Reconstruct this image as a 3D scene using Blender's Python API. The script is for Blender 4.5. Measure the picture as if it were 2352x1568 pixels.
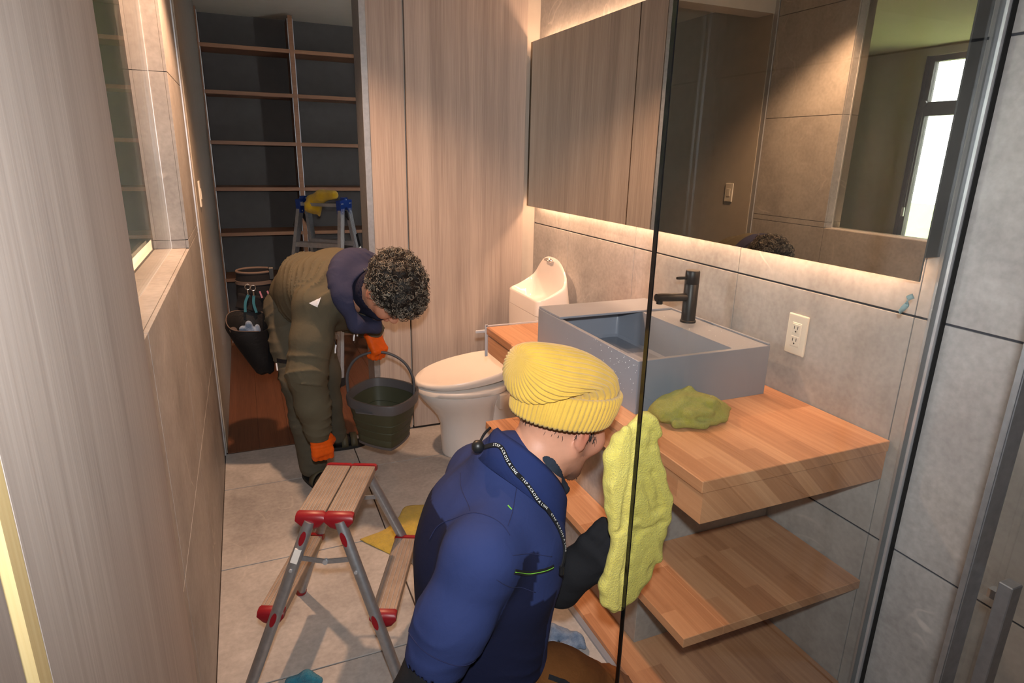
import bpy, bmesh, math, random
import numpy as np
from mathutils import Vector, Matrix

for o in list(bpy.data.objects):
    bpy.data.objects.remove(o)
SC = bpy.context.scene
COL = SC.collection
random.seed(7)
PI = math.pi

# ------------------------------------------------------------------ camera
CAMZ = 1.465
F_PX = 1428.8
right = Vector((0.92156576, -0.38764914, 0.02108784))
down = Vector((-0.09237922, -0.27172565, -0.95793071))
fwd = Vector((0.37707112, 0.88084807, -0.28622378))
cd = bpy.data.cameras.new('camera')
cd.sensor_fit = 'HORIZONTAL'
cd.sensor_width = 36.0
cd.lens = F_PX / 2352 * 36.0
cd.clip_start = 0.01
cam = bpy.data.objects.new('camera', cd)
COL.objects.link(cam)
m3 = Matrix((right, -down, -fwd)).transposed()
cam.matrix_world = Matrix.Translation((0, 0, CAMZ)) @ m3.to_4x4()
SC.camera = cam

# ------------------------------------------------------------------ world, exposure, large lights
w = bpy.data.worlds.new('world')
SC.world = w
w.use_nodes = True
bg = w.node_tree.nodes['Background']
bg.inputs[0].default_value = (0.94, 0.97, 1.0, 1)
bg.inputs[1].default_value = 22.0
SC.view_settings.view_transform = 'Standard'
SC.view_settings.look = 'None'
SC.view_settings.gamma = 1
SC.view_settings.exposure = 0.0
SC.view_settings.use_curve_mapping = False
SC.cycles.use_denoising = True
SC.cycles.max_bounces = 10
SC.cycles.diffuse_bounces = 5
SC.cycles.sample_clamp_indirect = 6.0
WARM = (1.0, 0.56, 0.32)


def lamp(name, kind, loc, energy, color, **kw):
    l = bpy.data.lights.new(name, kind)
    l.energy = energy
    l.color = color
    rot = kw.pop('rot', None)
    aim = kw.pop('aim', None)
    for k, v in kw.items():
        setattr(l, k, v)
    o = bpy.data.objects.new(name, l)
    COL.objects.link(o)
    o.location = loc
    if rot:
        o.rotation_euler = rot
    if aim is not None:
        o.rotation_euler = Vector(aim).to_track_quat('-Z', 'Y').to_euler()
    return o


# the photographer's flash, in its shoe above the lens
FLASH = lamp('camera_flash_offscreen', 'SPOT', (0.0, -0.02, CAMZ + 0.13), 110.0, (0.97, 0.99, 1.0),
             spot_size=math.radians(112), spot_blend=1.0, shadow_soft_size=0.022,
             aim=fwd)

# the room's two warm ceiling downlights, above the frame: they cast the overhead shadows of bucket, counter and shelf
for nm, x, y, e in (('downlight_room_offscreen', 0.16, 2.44, 135), ('downlight_vanity_offscreen', 0.98, 1.95, 15)):
    lamp(nm, 'SPOT', (x, y, 2.38), e, WARM, spot_size=math.radians(118), spot_blend=0.6, shadow_soft_size=0.035, rot=(0, 0, 0))

# ------------------------------------------------------------------ materials
def lin(r, g, b):
    f = lambda c: (c / 255 / 12.92) if c / 255 <= 0.04045 else ((c / 255 + 0.055) / 1.055) ** 2.4
    return (f(r), f(g), f(b), 1.0)


class NT:
    def __init__(self, name):
        self.m = bpy.data.materials.new(name)
        self.m.use_nodes = True
        self.t = self.m.node_tree
        self.p = self.t.nodes['Principled BSDF']

    def n(self, typ, **kw):
        x = self.t.nodes.new(typ)
        for k, v in kw.items():
            setattr(x, k, v)
        return x

    def l(self, a, b):
        self.t.links.new(a, b)

    def coord(self, scale=(1, 1, 1), rot=(0, 0, 0), loc=(0, 0, 0), src='Object'):
        tc = self.n('ShaderNodeTexCoord')
        mp = self.n('ShaderNodeMapping')
        mp.inputs['Scale'].default_value = scale
        mp.inputs['Rotation'].default_value = rot
        mp.inputs['Location'].default_value = loc
        self.l(tc.outputs[src], mp.inputs['Vector'])
        return mp.outputs[0]

    def noise(self, vec, scale, detail=3, rough=0.55, dist=0.0):
        x = self.n('ShaderNodeTexNoise')
        x.inputs['Scale'].default_value = scale
        x.inputs['Detail'].default_value = detail
        x.inputs['Roughness'].default_value = rough
        x.inputs['Distortion'].default_value = dist
        self.l(vec, x.inputs['Vector'])
        return x.outputs[0]

    def ramp(self, fac, stops):
        x = self.n('ShaderNodeValToRGB')
        el = x.color_ramp.elements
        while len(el) < len(stops):
            el.new(0.5)
        for e, (p, c) in zip(el, stops):
            e.position = p
            e.color = c
        self.l(fac, x.inputs[0])
        return x.outputs[0]

    def mix(self, fac, a, b, mode='MIX'):
        x = self.n('ShaderNodeMix', data_type='RGBA', blend_type=mode)
        for sock, v in ((x.inputs[0], fac), (x.inputs[6], a), (x.inputs[7], b)):
            if isinstance(v, (int, float)):
                sock.default_value = v
            elif isinstance(v, tuple):
                sock.default_value = v
            else:
                self.l(v, sock)
        return x.outputs[2]

    def bump(self, h, strength=0.2, dist=0.01):
        b = self.n('ShaderNodeBump')
        b.inputs['Strength'].default_value = strength
        b.inputs['Distance'].default_value = dist
        self.l(h, b.inputs['Height'])
        self.l(b.outputs[0], self.p.inputs['Normal'])


def g(v):
    return (v, v, v, 1)


def mat_plain(name, col, rough=0.5, metal=0.0, spec=0.5, coat=0.0, var=0.06, scale=14, bump=0.0, bscale=200):
    a = NT(name)
    v = a.coord()
    n = a.noise(v, scale, 3)
    dk = tuple(c * (1 - var) for c in col[:3]) + (1,)
    lt = tuple(min(1, c * (1 + var)) for c in col[:3]) + (1,)
    a.l(a.ramp(n, [(0.3, dk), (0.7, lt)]), a.p.inputs['Base Color'])
    a.p.inputs['Roughness'].default_value = rough
    a.p.inputs['Metallic'].default_value = metal
    a.p.inputs['Specular IOR Level'].default_value = spec
    a.p.inputs['Coat Weight'].default_value = coat
    if bump:
        a.bump(a.noise(v, bscale, 2), bump, 0.002)
    return a.m


def mat_tile(name, c1, c2, rough=0.45, sheen=0.5, vein_amt=0.75):
    a = NT(name)
    v = a.coord()
    n1 = a.noise(v, 2.2, 6, 0.6, 0.4)
    n2 = a.noise(v, 60, 2)
    base = a.ramp(n1, [(0.3, c1), (0.72, c2)])
    n3 = a.noise(v, 11, 5, 0.65, 0.5)
    base = a.mix(0.30, base, a.ramp(n3, [(0.3, g(0.25)), (0.7, g(0.75))]), 'SOFT_LIGHT')
    base = a.mix(0.22, base, a.ramp(n2, [(0.3, g(0.2)), (0.7, g(0.9))]), 'SOFT_LIGHT')
    nv = a.noise(v, 1.7, 3, 0.5, 1.2)
    vein = a.ramp(nv, [(0.492, g(0)), (0.498, g(1)), (0.502, g(1)), (0.508, g(0))])
    mk = a.ramp(a.noise(v, 3.1, 2), [(0.52, g(0)), (0.62, g(vein_amt))])
    vm = a.mix(1.0, vein, mk, 'MULTIPLY')
    base = a.mix(vm, base, (0.62, 0.58, 0.54, 1))
    a.l(base, a.p.inputs['Base Color'])
    a.p.inputs['Roughness'].default_value = rough
    a.p.inputs['Specular IOR Level'].default_value = sheen
    a.bump(n2, 0.06, 0.002)
    return a.m


def mat_panel(name, c1, c2, c3, axis='z', rough=0.45):
    """wood-grain laminate: long grain along one axis"""
    a = NT(name)
    s = {'z': (26, 26, 0.55), 'y': (26, 0.55, 26), 'x': (0.55, 26, 26)}[axis]
    v = a.coord(s)
    n = a.noise(v, 1.0, 6, 0.6, 0.25)
    s2 = {'z': (5, 5, 0.22), 'y': (5, 0.22, 5), 'x': (0.22, 5, 5)}[axis]
    nb = a.noise(a.coord(s2), 1.0, 3, 0.5, 0.6)
    s3 = {'z': (260, 260, 4), 'y': (260, 4, 260), 'x': (4, 260, 260)}[axis]
    nf = a.noise(a.coord(s3), 1.0, 2, 0.6)
    c = a.ramp(n, [(0.28, c1), (0.5, c2), (0.74, c3)])
    c = a.mix(0.5, c, a.ramp(nb, [(0.3, c1), (0.7, c3)]))
    c = a.mix(0.35, c, a.ramp(nf, [(0.3, g(0.22)), (0.7, g(0.8))]), 'SOFT_LIGHT')
    a.l(c, a.p.inputs['Base Color'])
    a.p.inputs['Roughness'].default_value = rough
    a.p.inputs['Specular IOR Level'].default_value = 0.35
    a.bump(nf, 0.08, 0.001)
    return a.m


def mat_staves(name, cols, rough=0.4, w=0.045, L=0.42, axes='yx'):
    """edge-glued solid wood: staves of differing tone, fine grain"""
    a = NT(name)
    tc = a.n('ShaderNodeTexCoord')
    sp = a.n('ShaderNodeSeparateXYZ')
    a.l(tc.outputs['Object'], sp.inputs[0])
    cb = a.n('ShaderNodeCombineXYZ')
    idx = {'x': 0, 'y': 1, 'z': 2}
    a.l(sp.outputs[idx[axes[0]]], cb.inputs[0])
    ad = a.n('ShaderNodeMath', operation='ADD')
    a.l(sp.outputs[idx[axes[1]]], ad.inputs[0])
    a.l(sp.outputs[2 if axes[1] != 'z' else 0], ad.inputs[1])
    a.l(ad.outputs[0], cb.inputs[1])
    br = a.n('ShaderNodeTexBrick')
    br.offset = 0.37
    br.offset_frequency = 3
    br.inputs['Color1'].default_value = g(0.0)
    br.inputs['Color2'].default_value = g(1.0)
    br.inputs['Mortar'].default_value = g(0.35)
    br.inputs['Scale'].default_value = 1.0
    br.inputs['Mortar Size'].default_value = 0.0003
    br.inputs['Brick Width'].default_value = L
    br.inputs['Row Height'].default_value = w
    a.l(cb.outputs[0], br.inputs['Vector'])
    gv = a.n('ShaderNodeMapping')
    gv.inputs['Scale'].default_value = (3.0, 90, 90)
    a.l(cb.outputs[0], gv.inputs['Vector'])
    n = a.noise(gv.outputs[0], 1.0, 5, 0.62, 0.3)
    c = a.ramp(br.outputs[0], [(0.0, cols[0]), (0.5, cols[1]), (1.0, cols[2])])
    gr = a.ramp(n, [(0.3, cols[0]), (0.7, cols[2])])
    c = a.mix(0.42, c, gr)
    a.l(c, a.p.inputs['Base Color'])
    a.p.inputs['Roughness'].default_value = rough
    a.p.inputs['Specular IOR Level'].default_value = 0.4
    a.bump(n, 0.05, 0.001)
    return a.m


def mat_fabric(name, col, rough=0.9, var=0.12, scale=9, weave=900, bump=0.25, attr=False, sheen=0.0):
    a = NT(name)
    v = a.coord()
    n = a.noise(v, scale, 4)
    if attr:
        at = a.n('ShaderNodeAttribute')
        at.attribute_name = 'Col'
        base = at.outputs[0]
    else:
        base = col
    c = a.mix(1.0, base, a.ramp(n, [(0.3, g(1 - var)), (0.7, g(1.0))]), 'MULTIPLY')
    a.l(c, a.p.inputs['Base Color'])
    a.p.inputs['Roughness'].default_value = rough
    a.p.inputs['Specular IOR Level'].default_value = 0.2
    a.p.inputs['Sheen Weight'].default_value = sheen
    a.p.inputs['Sheen Roughness'].default_value = 0.5
    nw = a.noise(v, weave, 2)
    nl = a.noise(v, 26, 5, 0.6, 1.6)
    b1 = a.n('ShaderNodeBump')
    b1.inputs['Strength'].default_value = bump
    b1.inputs['Distance'].default_value = 0.001
    a.l(nw, b1.inputs['Height'])
    b2 = a.n('ShaderNodeBump')
    b2.inputs['Strength'].default_value = bump * 0.9
    b2.inputs['Distance'].default_value = 0.006
    a.l(nl, b2.inputs['Height'])
    a.l(b1.outputs[0], b2.inputs['Normal'])
    a.l(b2.outputs[0], a.p.inputs['Normal'])
    return a.m


def mat_terry(name, col, col2, fold=None):
    """microfibre cloth"""
    a = NT(name)
    v = a.coord()
    n = a.noise(v, 34, 6, 0.7)
    c = a.ramp(n, [(0.3, col2), (0.7, col)])
    c = a.mix(0.5, c, a.ramp(a.noise(v, 300, 3, 0.7), [(0.3, g(0.3)), (0.7, g(0.7))]), 'SOFT_LIGHT')
    a.l(c, a.p.inputs['Base Color'])
    a.p.inputs['Roughness'].default_value = 1.0
    a.p.inputs['Specular IOR Level'].default_value = 0.1
    a.p.inputs['Sheen Weight'].default_value = 0.4
    a.bump(a.noise(v, 260, 4, 0.75), 1.0, 0.006)
    return a.m


def mat_glass(name, tint=(0.95, 0.96, 0.95, 1), rough=0.0):
    a = NT(name)
    out = a.t.nodes['Material Output']
    tr = a.n('ShaderNodeBsdfTransparent')
    tr.inputs[0].default_value = tint
    gl = a.n('ShaderNodeBsdfGlossy')
    gl.inputs['Roughness'].default_value = rough
    gl.inputs[0].default_value = (1, 1, 1, 1)
    fr = a.n('ShaderNodeFresnel')
    ge = a.n('ShaderNodeNewGeometry')      # same index on both faces of the sheet
    mr_ = a.n('ShaderNodeMapRange')
    mr_.inputs['To Min'].default_value = 1.5
    mr_.inputs['To Max'].default_value = 1 / 1.5
    a.l(ge.outputs['Backfacing'], mr_.inputs['Value'])
    a.l(mr_.outputs[0], fr.inputs[0])
    mx = a.n('ShaderNodeMixShader')
    a.l(fr.outputs[0], mx.inputs[0])
    a.l(tr.outputs[0], mx.inputs[1])
    a.l(gl.outputs[0], mx.inputs[2])
    a.l(mx.outputs[0], out.inputs[0])
    return a.m


def mat_emit(name, col, strength):
    a = NT(name)
    a.p.inputs['Base Color'].default_value = g(0.8)
    a.p.inputs['Emission Color'].default_value = col
    a.p.inputs['Emission Strength'].default_value = strength
    return a.m


M = {}
M['tile_wall'] = mat_tile('tile_wall', lin(150, 147, 145), lin(188, 185, 182), 0.5, 0.35)
M['tile_floor'] = mat_tile('tile_floor', lin(150, 147, 145), lin(188, 185, 182), 0.5, 0.35, 0.25)
M['grout'] = mat_plain('grout', lin(70, 72, 78), 0.9)
M['grout_floor'] = mat_plain('grout_floor', lin(58, 50, 46), 0.9)
M['oak_panel'] = mat_panel('oak_panel', lin(146, 134, 127), lin(174, 161, 153), lin(196, 184, 175))
M['oak_edge'] = mat_panel('oak_edge', lin(206, 178, 120), lin(222, 196, 142), lin(232, 210, 160))
M['oak_stave'] = mat_staves('oak_stave', [lin(168, 115, 80), lin(202, 146, 106), lin(225, 173, 132)])
M['oak_front'] = mat_staves('oak_front', [lin(168, 115, 80), lin(202, 146, 106), lin(225, 173, 132)], axes='yz')
M['plaster'] = mat_plain('plaster', lin(205, 196, 184), 0.9, var=0.03, bump=0.1)
M['plaster_tan'] = mat_plain('plaster_tan', lin(172, 164, 152), 0.9, var=0.04, bump=0.1)
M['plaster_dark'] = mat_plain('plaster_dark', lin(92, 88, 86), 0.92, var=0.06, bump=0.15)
M['ceiling'] = mat_plain('ceiling', lin(222, 216, 200), 0.95, var=0.02)
M['closet_floor'] = mat_panel('closet_floor', lin(92, 60, 44), lin(112, 74, 54), lin(128, 86, 64), axis='y')
M['shelf_wood'] = mat_panel('shelf_wood', lin(128, 88, 62), lin(150, 106, 76), lin(168, 122, 90), axis='x')
M['alu'] = mat_plain('alu', lin(196, 198, 202), 0.42, 0.55, var=0.04)
M['alu_dull'] = mat_plain('alu_dull', lin(168, 170, 174), 0.45, 0.8, var=0.1, scale=60)
M['alu_white'] = mat_plain('alu_white', lin(220, 224, 228), 0.35, 0.3, var=0.02)
M['chrome'] = mat_plain('chrome', lin(225, 225, 228), 0.1, 1.0, var=0.02)
M['black'] = mat_plain('black', lin(26, 26, 27), 0.42, var=0.05)
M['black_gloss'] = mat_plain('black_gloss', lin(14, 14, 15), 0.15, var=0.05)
M['black_rubber'] = mat_plain('black_rubber', lin(20, 20, 20), 0.75, var=0.1)
M['mirror'] = mat_plain('mirror', lin(208, 205, 196), 0.0, 1.0, var=0.0)
M['glass'] = mat_glass('glass')
M['glass_win'] = mat_glass('glass_win', (0.88, 0.88, 0.87, 1))
M['white_glaze'] = mat_plain('white_glaze', lin(236, 228, 222), 0.12, var=0.01, coat=0.4)
M['white_plastic'] = mat_plain('white_plastic', lin(232, 224, 216), 0.3, var=0.01)
M['ivory'] = mat_plain('ivory', lin(226, 220, 206), 0.35, var=0.01)
M['slot'] = mat_plain('slot', lin(40, 38, 36), 0.7)
M['basin_grey'] = mat_plain('basin_grey', lin(136, 142, 153), 0.38, var=0.02)
M['red_plastic'] = mat_plain('red_plastic', lin(132, 13, 26), 0.4, var=0.06)
M['blue_plastic'] = mat_plain('blue_plastic', lin(24, 52, 120), 0.4, var=0.08)
M['led'] = mat_emit('led', (1.0, 0.62, 0.36, 1), 6.0)


# ------------------------------------------------------------------ mesh helpers (all return (verts, faces))
def box(lo, hi, bev=0.0, seg=1):
    lo, hi = np.array(lo, float), np.array(hi, float)
    if bev <= 0:
        v = [(x, y, z) for z in (lo[2], hi[2]) for y in (lo[1], hi[1]) for x in (lo[0], hi[0])]
        f = [(0, 2, 3, 1), (4, 5, 7, 6), (0, 1, 5, 4), (2, 6, 7, 3), (0, 4, 6, 2), (1, 3, 7, 5)]
        return np.array(v), f
    bm = bmesh.new()
    bmesh.ops.create_cube(bm, size=1.0)
    for x in bm.verts:
        x.co = Vector(((lo[i] + hi[i]) / 2 + x.co[i] * (hi[i] - lo[i]) for i in range(3)))
    bmesh.ops.bevel(bm, geom=list(bm.edges), offset=bev, segments=seg, profile=0.5, affect='EDGES')
    bm.verts.index_update()
    v = np.array([x.co[:] for x in bm.verts])
    f = [tuple(x.index for x in fc.verts) for fc in bm.faces]
    bm.free()
    return v, f


def join(*ms):
    vs, fs, k = [], [], 0
    for v, f in ms:
        v = np.asarray(v, float)
        vs.append(v)
        fs += [tuple(i + k for i in x) for x in f]
        k += len(v)
    return np.vstack(vs), fs


def loft(rings, caps=True, closed=False):
    n = len(rings[0])
    v = np.vstack([np.asarray(r, float) for r in rings])
    f = []
    m = len(rings)
    for i in range(m if closed else m - 1):
        a, b = i * n, ((i + 1) % m) * n
        for j in range(n):
            k = (j + 1) % n
            f.append((a + j, a + k, b + k, b + j))
    if caps and not closed:
        f.append(tuple(reversed(range(n))))
        f.append(tuple((m - 1) * n + j for j in range(n)))
    return v, f


def frames(path):
    path = np.asarray(path, float)
    T = np.gradient(path, axis=0)
    T /= np.linalg.norm(T, axis=1)[:, None] + 1e-12
    up = np.array([0, 0, 1.0]) if abs(T[0][2]) < 0.9 else np.array([1.0, 0, 0])
    N = []
    n = np.cross(up, T[0])
    n /= np.linalg.norm(n)
    for t in T:
        n = n - t * np.dot(n, t)
        n /= np.linalg.norm(n) + 1e-12
        N.append(n)
    N = np.array(N)
    return path, T, N, np.cross(T, N)


def tube(path, r, n=10, caps=True, flat=1.0):
    path, T, N, B = frames(path)
    r = np.broadcast_to(np.asarray(r, float), (len(path),))
    a = np.linspace(0, 2 * PI, n, endpoint=False)
    rings = [p + rr * (np.cos(a)[:, None] * nn + flat * np.sin(a)[:, None] * bb) for p, rr, nn, bb in zip(path, r, N, B)]
    return loft(rings, caps)


def ribbon(path, width_dir, w, t):
    """flat strap with thickness along a path; width_dir per point or constant"""
    path = np.asarray(path, float)
    T = np.gradient(path, axis=0)
    T /= np.linalg.norm(T, axis=1)[:, None] + 1e-12
    W = np.broadcast_to(np.asarray(width_dir, float), path.shape).copy()
    W -= T * np.sum(W * T, axis=1)[:, None]
    W /= np.linalg.norm(W, axis=1)[:, None] + 1e-12
    Nn = np.cross(T, W)
    rings = [np.array([p - ww * w / 2 - nn * t / 2, p + ww * w / 2 - nn * t / 2, p + ww * w / 2 + nn * t / 2, p - ww * w / 2 + nn * t / 2]) for p, ww, nn in zip(path, W, Nn)]
    return loft(rings)


def spline(pts, n=24):
    """Catmull-Rom through points"""
    P = np.asarray(pts, float)
    P = np.vstack([2 * P[0] - P[1], P, 2 * P[-1] - P[-2]])
    out = []
    segs = len(P) - 3
    for s in range(segs):
        p0, p1, p2, p3 = P[s:s + 4]
        k = max(2, n // segs)
        for t in np.linspace(0, 1, k, endpoint=(s == segs - 1)):
            out.append(0.5 * ((2 * p1) + (-p0 + p2) * t + (2 * p0 - 5 * p1 + 4 * p2 - p3) * t * t + (-p0 + 3 * p1 - 3 * p2 + p3) * t ** 3))
    return np.array(out)


def lathe(profile, n=32, c=(0, 0, 0)):
    a = np.linspace(0, 2 * PI, n, endpoint=False)
    rings = [np.stack([c[0] + r * np.cos(a), c[1] + r * np.sin(a), np.full(n, c[2] + z)], 1) for r, z in profile]
    return loft(rings)


def cyl(a, b, r, n=20):
    a, b = np.array(a, float), np.array(b, float)
    return tube(np.linspace(a, b, 2), r, n)


def prism(poly, d):
    """poly: list of 3d points (planar), d: extrusion vector"""
    p = np.asarray(poly, float)
    return loft([p, p + np.asarray(d, float)])


def xform(vf, R=None, t=(0, 0, 0)):
    v = np.asarray(vf[0], float)
    if R is not None:
        v = v @ np.asarray(R, float).T
    return v + np.asarray(t, float), vf[1]


def rotz(a):
    c, s = math.cos(a), math.sin(a)
    return np.array([[c, -s, 0], [s, c, 0], [0, 0, 1.0]])


def rot_axis(axis, a):
    return np.array(Matrix.Rotation(a, 3, Vector(axis)))


def raw(name, vf, mat, smooth=False, origin=(0, 0, 0), col=None):
    v, f = vf
    v = np.asarray(v, float) - np.asarray(origin, float)
    me = bpy.data.meshes.new(name)
    me.from_pydata(v.tolist(), [], [tuple(int(i) for i in x) for x in f])
    me.validate()
    if smooth:
        me.polygons.foreach_set('use_smooth', [True] * len(me.polygons))
        if isinstance(smooth, float):
            me.set_sharp_from_angle(angle=math.radians(smooth))
    if mat is not None:
        me.materials.append(M[mat] if isinstance(mat, str) else mat)
    if col is not None:
        at = me.color_attributes.new('Col', 'FLOAT_COLOR', 'POINT')
        c = np.ones((len(v), 4), np.float32)
        c[:, :3] = np.asarray(col)[:, :3]
        at.data.foreach_set('color', c.ravel())
    me.update()
    o = bpy.data.objects.new(name, me)
    COL.objects.link(o)
    return o


WLOC = {}


def tag(o, label=None, cat=None, group=None, kind=None):
    if label:
        o['label'] = label
    if cat:
        o['category'] = cat
    if group:
        o['group'] = group
    if kind:
        o['kind'] = kind
    return o


def thing(name, label, cat, loc=(0, 0, 0), group=None):
    o = bpy.data.objects.new(name, None)
    o.empty_display_size = 0.05
    COL.objects.link(o)
    o.location = loc
    WLOC[o.name] = np.array(loc, float)
    return tag(o, label, cat, group)


def part(name, vf, mat, parent, smooth=False, label=None, kind=None, col=None):
    org = WLOC[parent.name]
    o = raw(name, vf, mat, smooth, org, col)
    o.parent = parent
    WLOC[o.name] = org
    if label:
        o['label'] = label
    if kind:
        o['kind'] = kind
    return o


def single(name, vf, mat, label, cat, smooth=False, group=None, col=None):
    v = np.asarray(vf[0], float)
    org = np.array([(v[:, 0].min() + v[:, 0].max()) / 2, (v[:, 1].min() + v[:, 1].max()) / 2, v[:, 2].min()])
    o = raw(name, vf, mat, smooth, org, col)
    o.location = org
    WLOC[o.name] = org
    return tag(o, label, cat, group)


def struct(name, vf, mat, smooth=False):
    o = raw(name, vf, mat, smooth)
    WLOC[o.name] = np.zeros(3)
    return tag(o, kind='structure')


# ------------------------------------------------------------------ the room
XR, XL, XL2 = 1.465, -0.20, -0.19
YB, H = 3.15, 2.40
YN = -1.30

# floor with its tiles
fl = struct('floor', box((XL - 0.12, YN, -0.12), (XR + 0.1, YB + 0.01, -0.004)), 'grout_floor')
ylines = [YB, 2.774, 2.171, 1.580, 0.985, 0.39, -0.205, -0.80, YN]
xlines = [XL, 0.41, 1.01, XR]
J = 0.005
for yi in range(len(ylines) - 1):
    for xi in range(3):
        part('tile', box((xlines[xi] + J / 2, ylines[yi + 1] + J / 2, -0.012), (xlines[xi + 1] - J / 2, ylines[yi] - J / 2, 0.0), 0.0008), 'tile_floor', fl)

# right wall with its tiles
wr = struct('wall_right', box((XR + 0.004, YN, 0), (XR + 0.12, YB + 0.12, H)), 'grout')
zl = [0.0, 0.512, 1.114, 1.7205, H]
yl = [YB, 2.745, 2.163, 1.563, 0.961, 0.36, -0.24, -0.84, YN]
for zi in range(4):
    for yi in range(len(yl) - 1):
        part('tile', box((XR, yl[yi + 1] + 0.0012, zl[zi] + 0.0028), (XR + 0.01, yl[yi] - 0.0012, zl[zi + 1] - 0.0028), 0.0008), 'tile_wall', wr)

# left wall: tiles round the interior window
OY0, OY1, OZ0, OZ1 = 1.08, 2.58, 1.112, 2.28
XI = -0.32
wl = struct('wall_left', join(box((XI + 0.01, YN, 0), (XL - 0.004, 3.13, OZ0 - 0.01)),
                              box((XI + 0.01, YN, OZ1 + 0.01), (XL - 0.004, 3.13, H)),
                              box((XI + 0.01, OY1 + 0.01, OZ0 - 0.01), (XL - 0.004, 3.13, OZ1 + 0.01)),
                              box((XI + 0.01, YN, OZ0 - 0.01), (XL - 0.004, OY0 - 0.01, OZ1 + 0.01))), 'grout')


def ltile(y0, y1, z0, z1):
    part('tile', box((XL - 0.01, y0 + 0.0012, z0 + 0.0015), (XL, y1 - 0.0012, z1 - 0.0015), 0.0006), 'tile_wall', wl)


lz = [0.0, 0.535, 1.112]
ly = [3.13, 2.58, 1.98, 1.38, 0.78, 0.18, -0.42, YN]
for zi in range(2):
    for yi in range(len(ly) - 1):
        ltile(ly[yi + 1], ly[yi], lz[zi], lz[zi + 1])
for a, b in ((1.112, 1.143), (1.143, 1.714), (1.714, OZ1), (OZ1, H)):
    ltile(2.58, 3.13, a, b)
for a, b in ((1.112, 1.714), (1.714, OZ1)):
    ltile(0.48, OY0, a, b)
    ltile(-0.12, 0.48, a, b)
    ltile(YN, -0.12, a, b)
for yi in range(1, len(ly) - 1):
    ltile(ly[yi + 1], ly[yi], OZ1, H)
# reveal tiles: far jamb, near jamb, sill, head; both sides of the pane
XG = -0.261
for xa, xb in ((XI, XG - 0.004), (XG + 0.004, XL - 0.0105)):
    for a, b in ((1.112, 1.143), (1.143, 1.714), (1.714, OZ1)):
        part('reveal_tile', box((xa, OY1, a + 0.001), (xb, OY1 + 0.01, b - 0.001)), 'tile_wall', wl)
    part('reveal_tile', box((xa, OY0 - 0.01, OZ0), (xb, OY0, OZ1)), 'tile_wall', wl)
    for a, b in ((1.98, 2.58), (1.38, 1.98), (OY0, 1.38)):
        part('reveal_tile', box((xa, a + 0.001, OZ0 - 0.01), (xb, b - 0.001, OZ0)), 'tile_wall', wl)
        part('reveal_tile', box((xa, a + 0.001, OZ1), (xb, b - 0.001, OZ1 + 0.01)), 'tile_wall', wl)
# other room's face of this wall
struct('wall_left_outer', join(box((XI, -0.4, 0), (XI + 0.01, 4.6, OZ0 - 0.01)), box((XI, -0.4, OZ1 + 0.01), (XI + 0.01, 4.6, H)),
                               box((XI, OY1 + 0.01, OZ0 - 0.01), (XI + 0.01, 4.6, OZ1 + 0.01)), box((XI, -0.4, OZ0 - 0.01), (XI + 0.01, OY0 - 0.01, OZ1 + 0.01))), 'plaster')
win1 = thing('window_1', None, None, (XG, 1.83, OZ0))
tag(win1, kind='structure')
part('pane', box((XG - 0.004, OY0, OZ0 - 0.006), (XG + 0.004, OY1 + 0.006, OZ1)), 'glass_win', win1)
part('sealant', join(box((XG - 0.005, OY1 - 0.002, OZ0), (XG + 0.005, OY1, OZ1)), box((XG - 0.005, OY0, OZ0), (XG + 0.005, OY1, OZ0 + 0.002))), 'alu_white', win1)

# metal corner trim where the tiles stop, then the closet's side wall
struct('trim_1', box((XL - 0.03, 3.131, 0), (XL + 0.006, 3.165, H), 0.002), 'alu')
wcl = struct('wall_closet_left', box((XL - 0.11, 3.165, 0), (XL2, 5.45, H)), 'plaster_tan')

# back: narrow panel, sliding door, plaster strip, closet opening
wb = struct('wall_back', join(box((1.372, 3.15, 0), (XR + 0.1, 3.30, H)), box((0.585, 3.16, 0), (1.372, 3.30, H)), box((XL - 0.1, 3.16, 2.3), (0.585, 3.30, H))), 'plaster')
part('panel', box((0.583, 3.128, 0.008), (0.752, 3.16, 2.36), 0.001), 'oak_panel', wb)
part('edge_strip', box((0.553, 3.122, 0.0), (0.583, 3.30, 2.36), 0.001), 'alu_dull', wb)
d1 = thing('door_1', None, None, (1.06, 3.14, 0))
tag(d1, kind='structure')
part('door_panel', box((0.760, 3.124, 0.012), (1.386, 3.15, 2.36), 0.0015), 'oak_panel', d1)
part('floor_track', box((0.752, 3.13, 0.0), (1.386, 3.15, 0.010)), 'black', d1)

# closet behind the opening
cf = struct('floor_closet', box((XL2 - 0.1, YB + 0.01, -0.12), (1.75, 5.5, -0.004)), 'slot')
x = XL2
while x < 1.7:
    part('plank', box((x + 0.0006, YB + 0.011, -0.012), (min(x + 0.15, 1.74) - 0.0006, 5.43, 0.0), 0.0006), 'closet_floor', cf)
    x += 0.15
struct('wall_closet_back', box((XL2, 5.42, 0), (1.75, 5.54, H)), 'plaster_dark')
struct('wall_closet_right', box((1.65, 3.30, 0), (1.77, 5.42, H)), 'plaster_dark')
struct('ceiling', box((XL - 0.12, YN, H), (1.77, 5.54, H + 0.1)), 'ceiling')
struct('wall_front', box((XL - 0.12, YN - 0.12, 0), (XR + 0.12, YN, H)), 'plaster')

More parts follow.
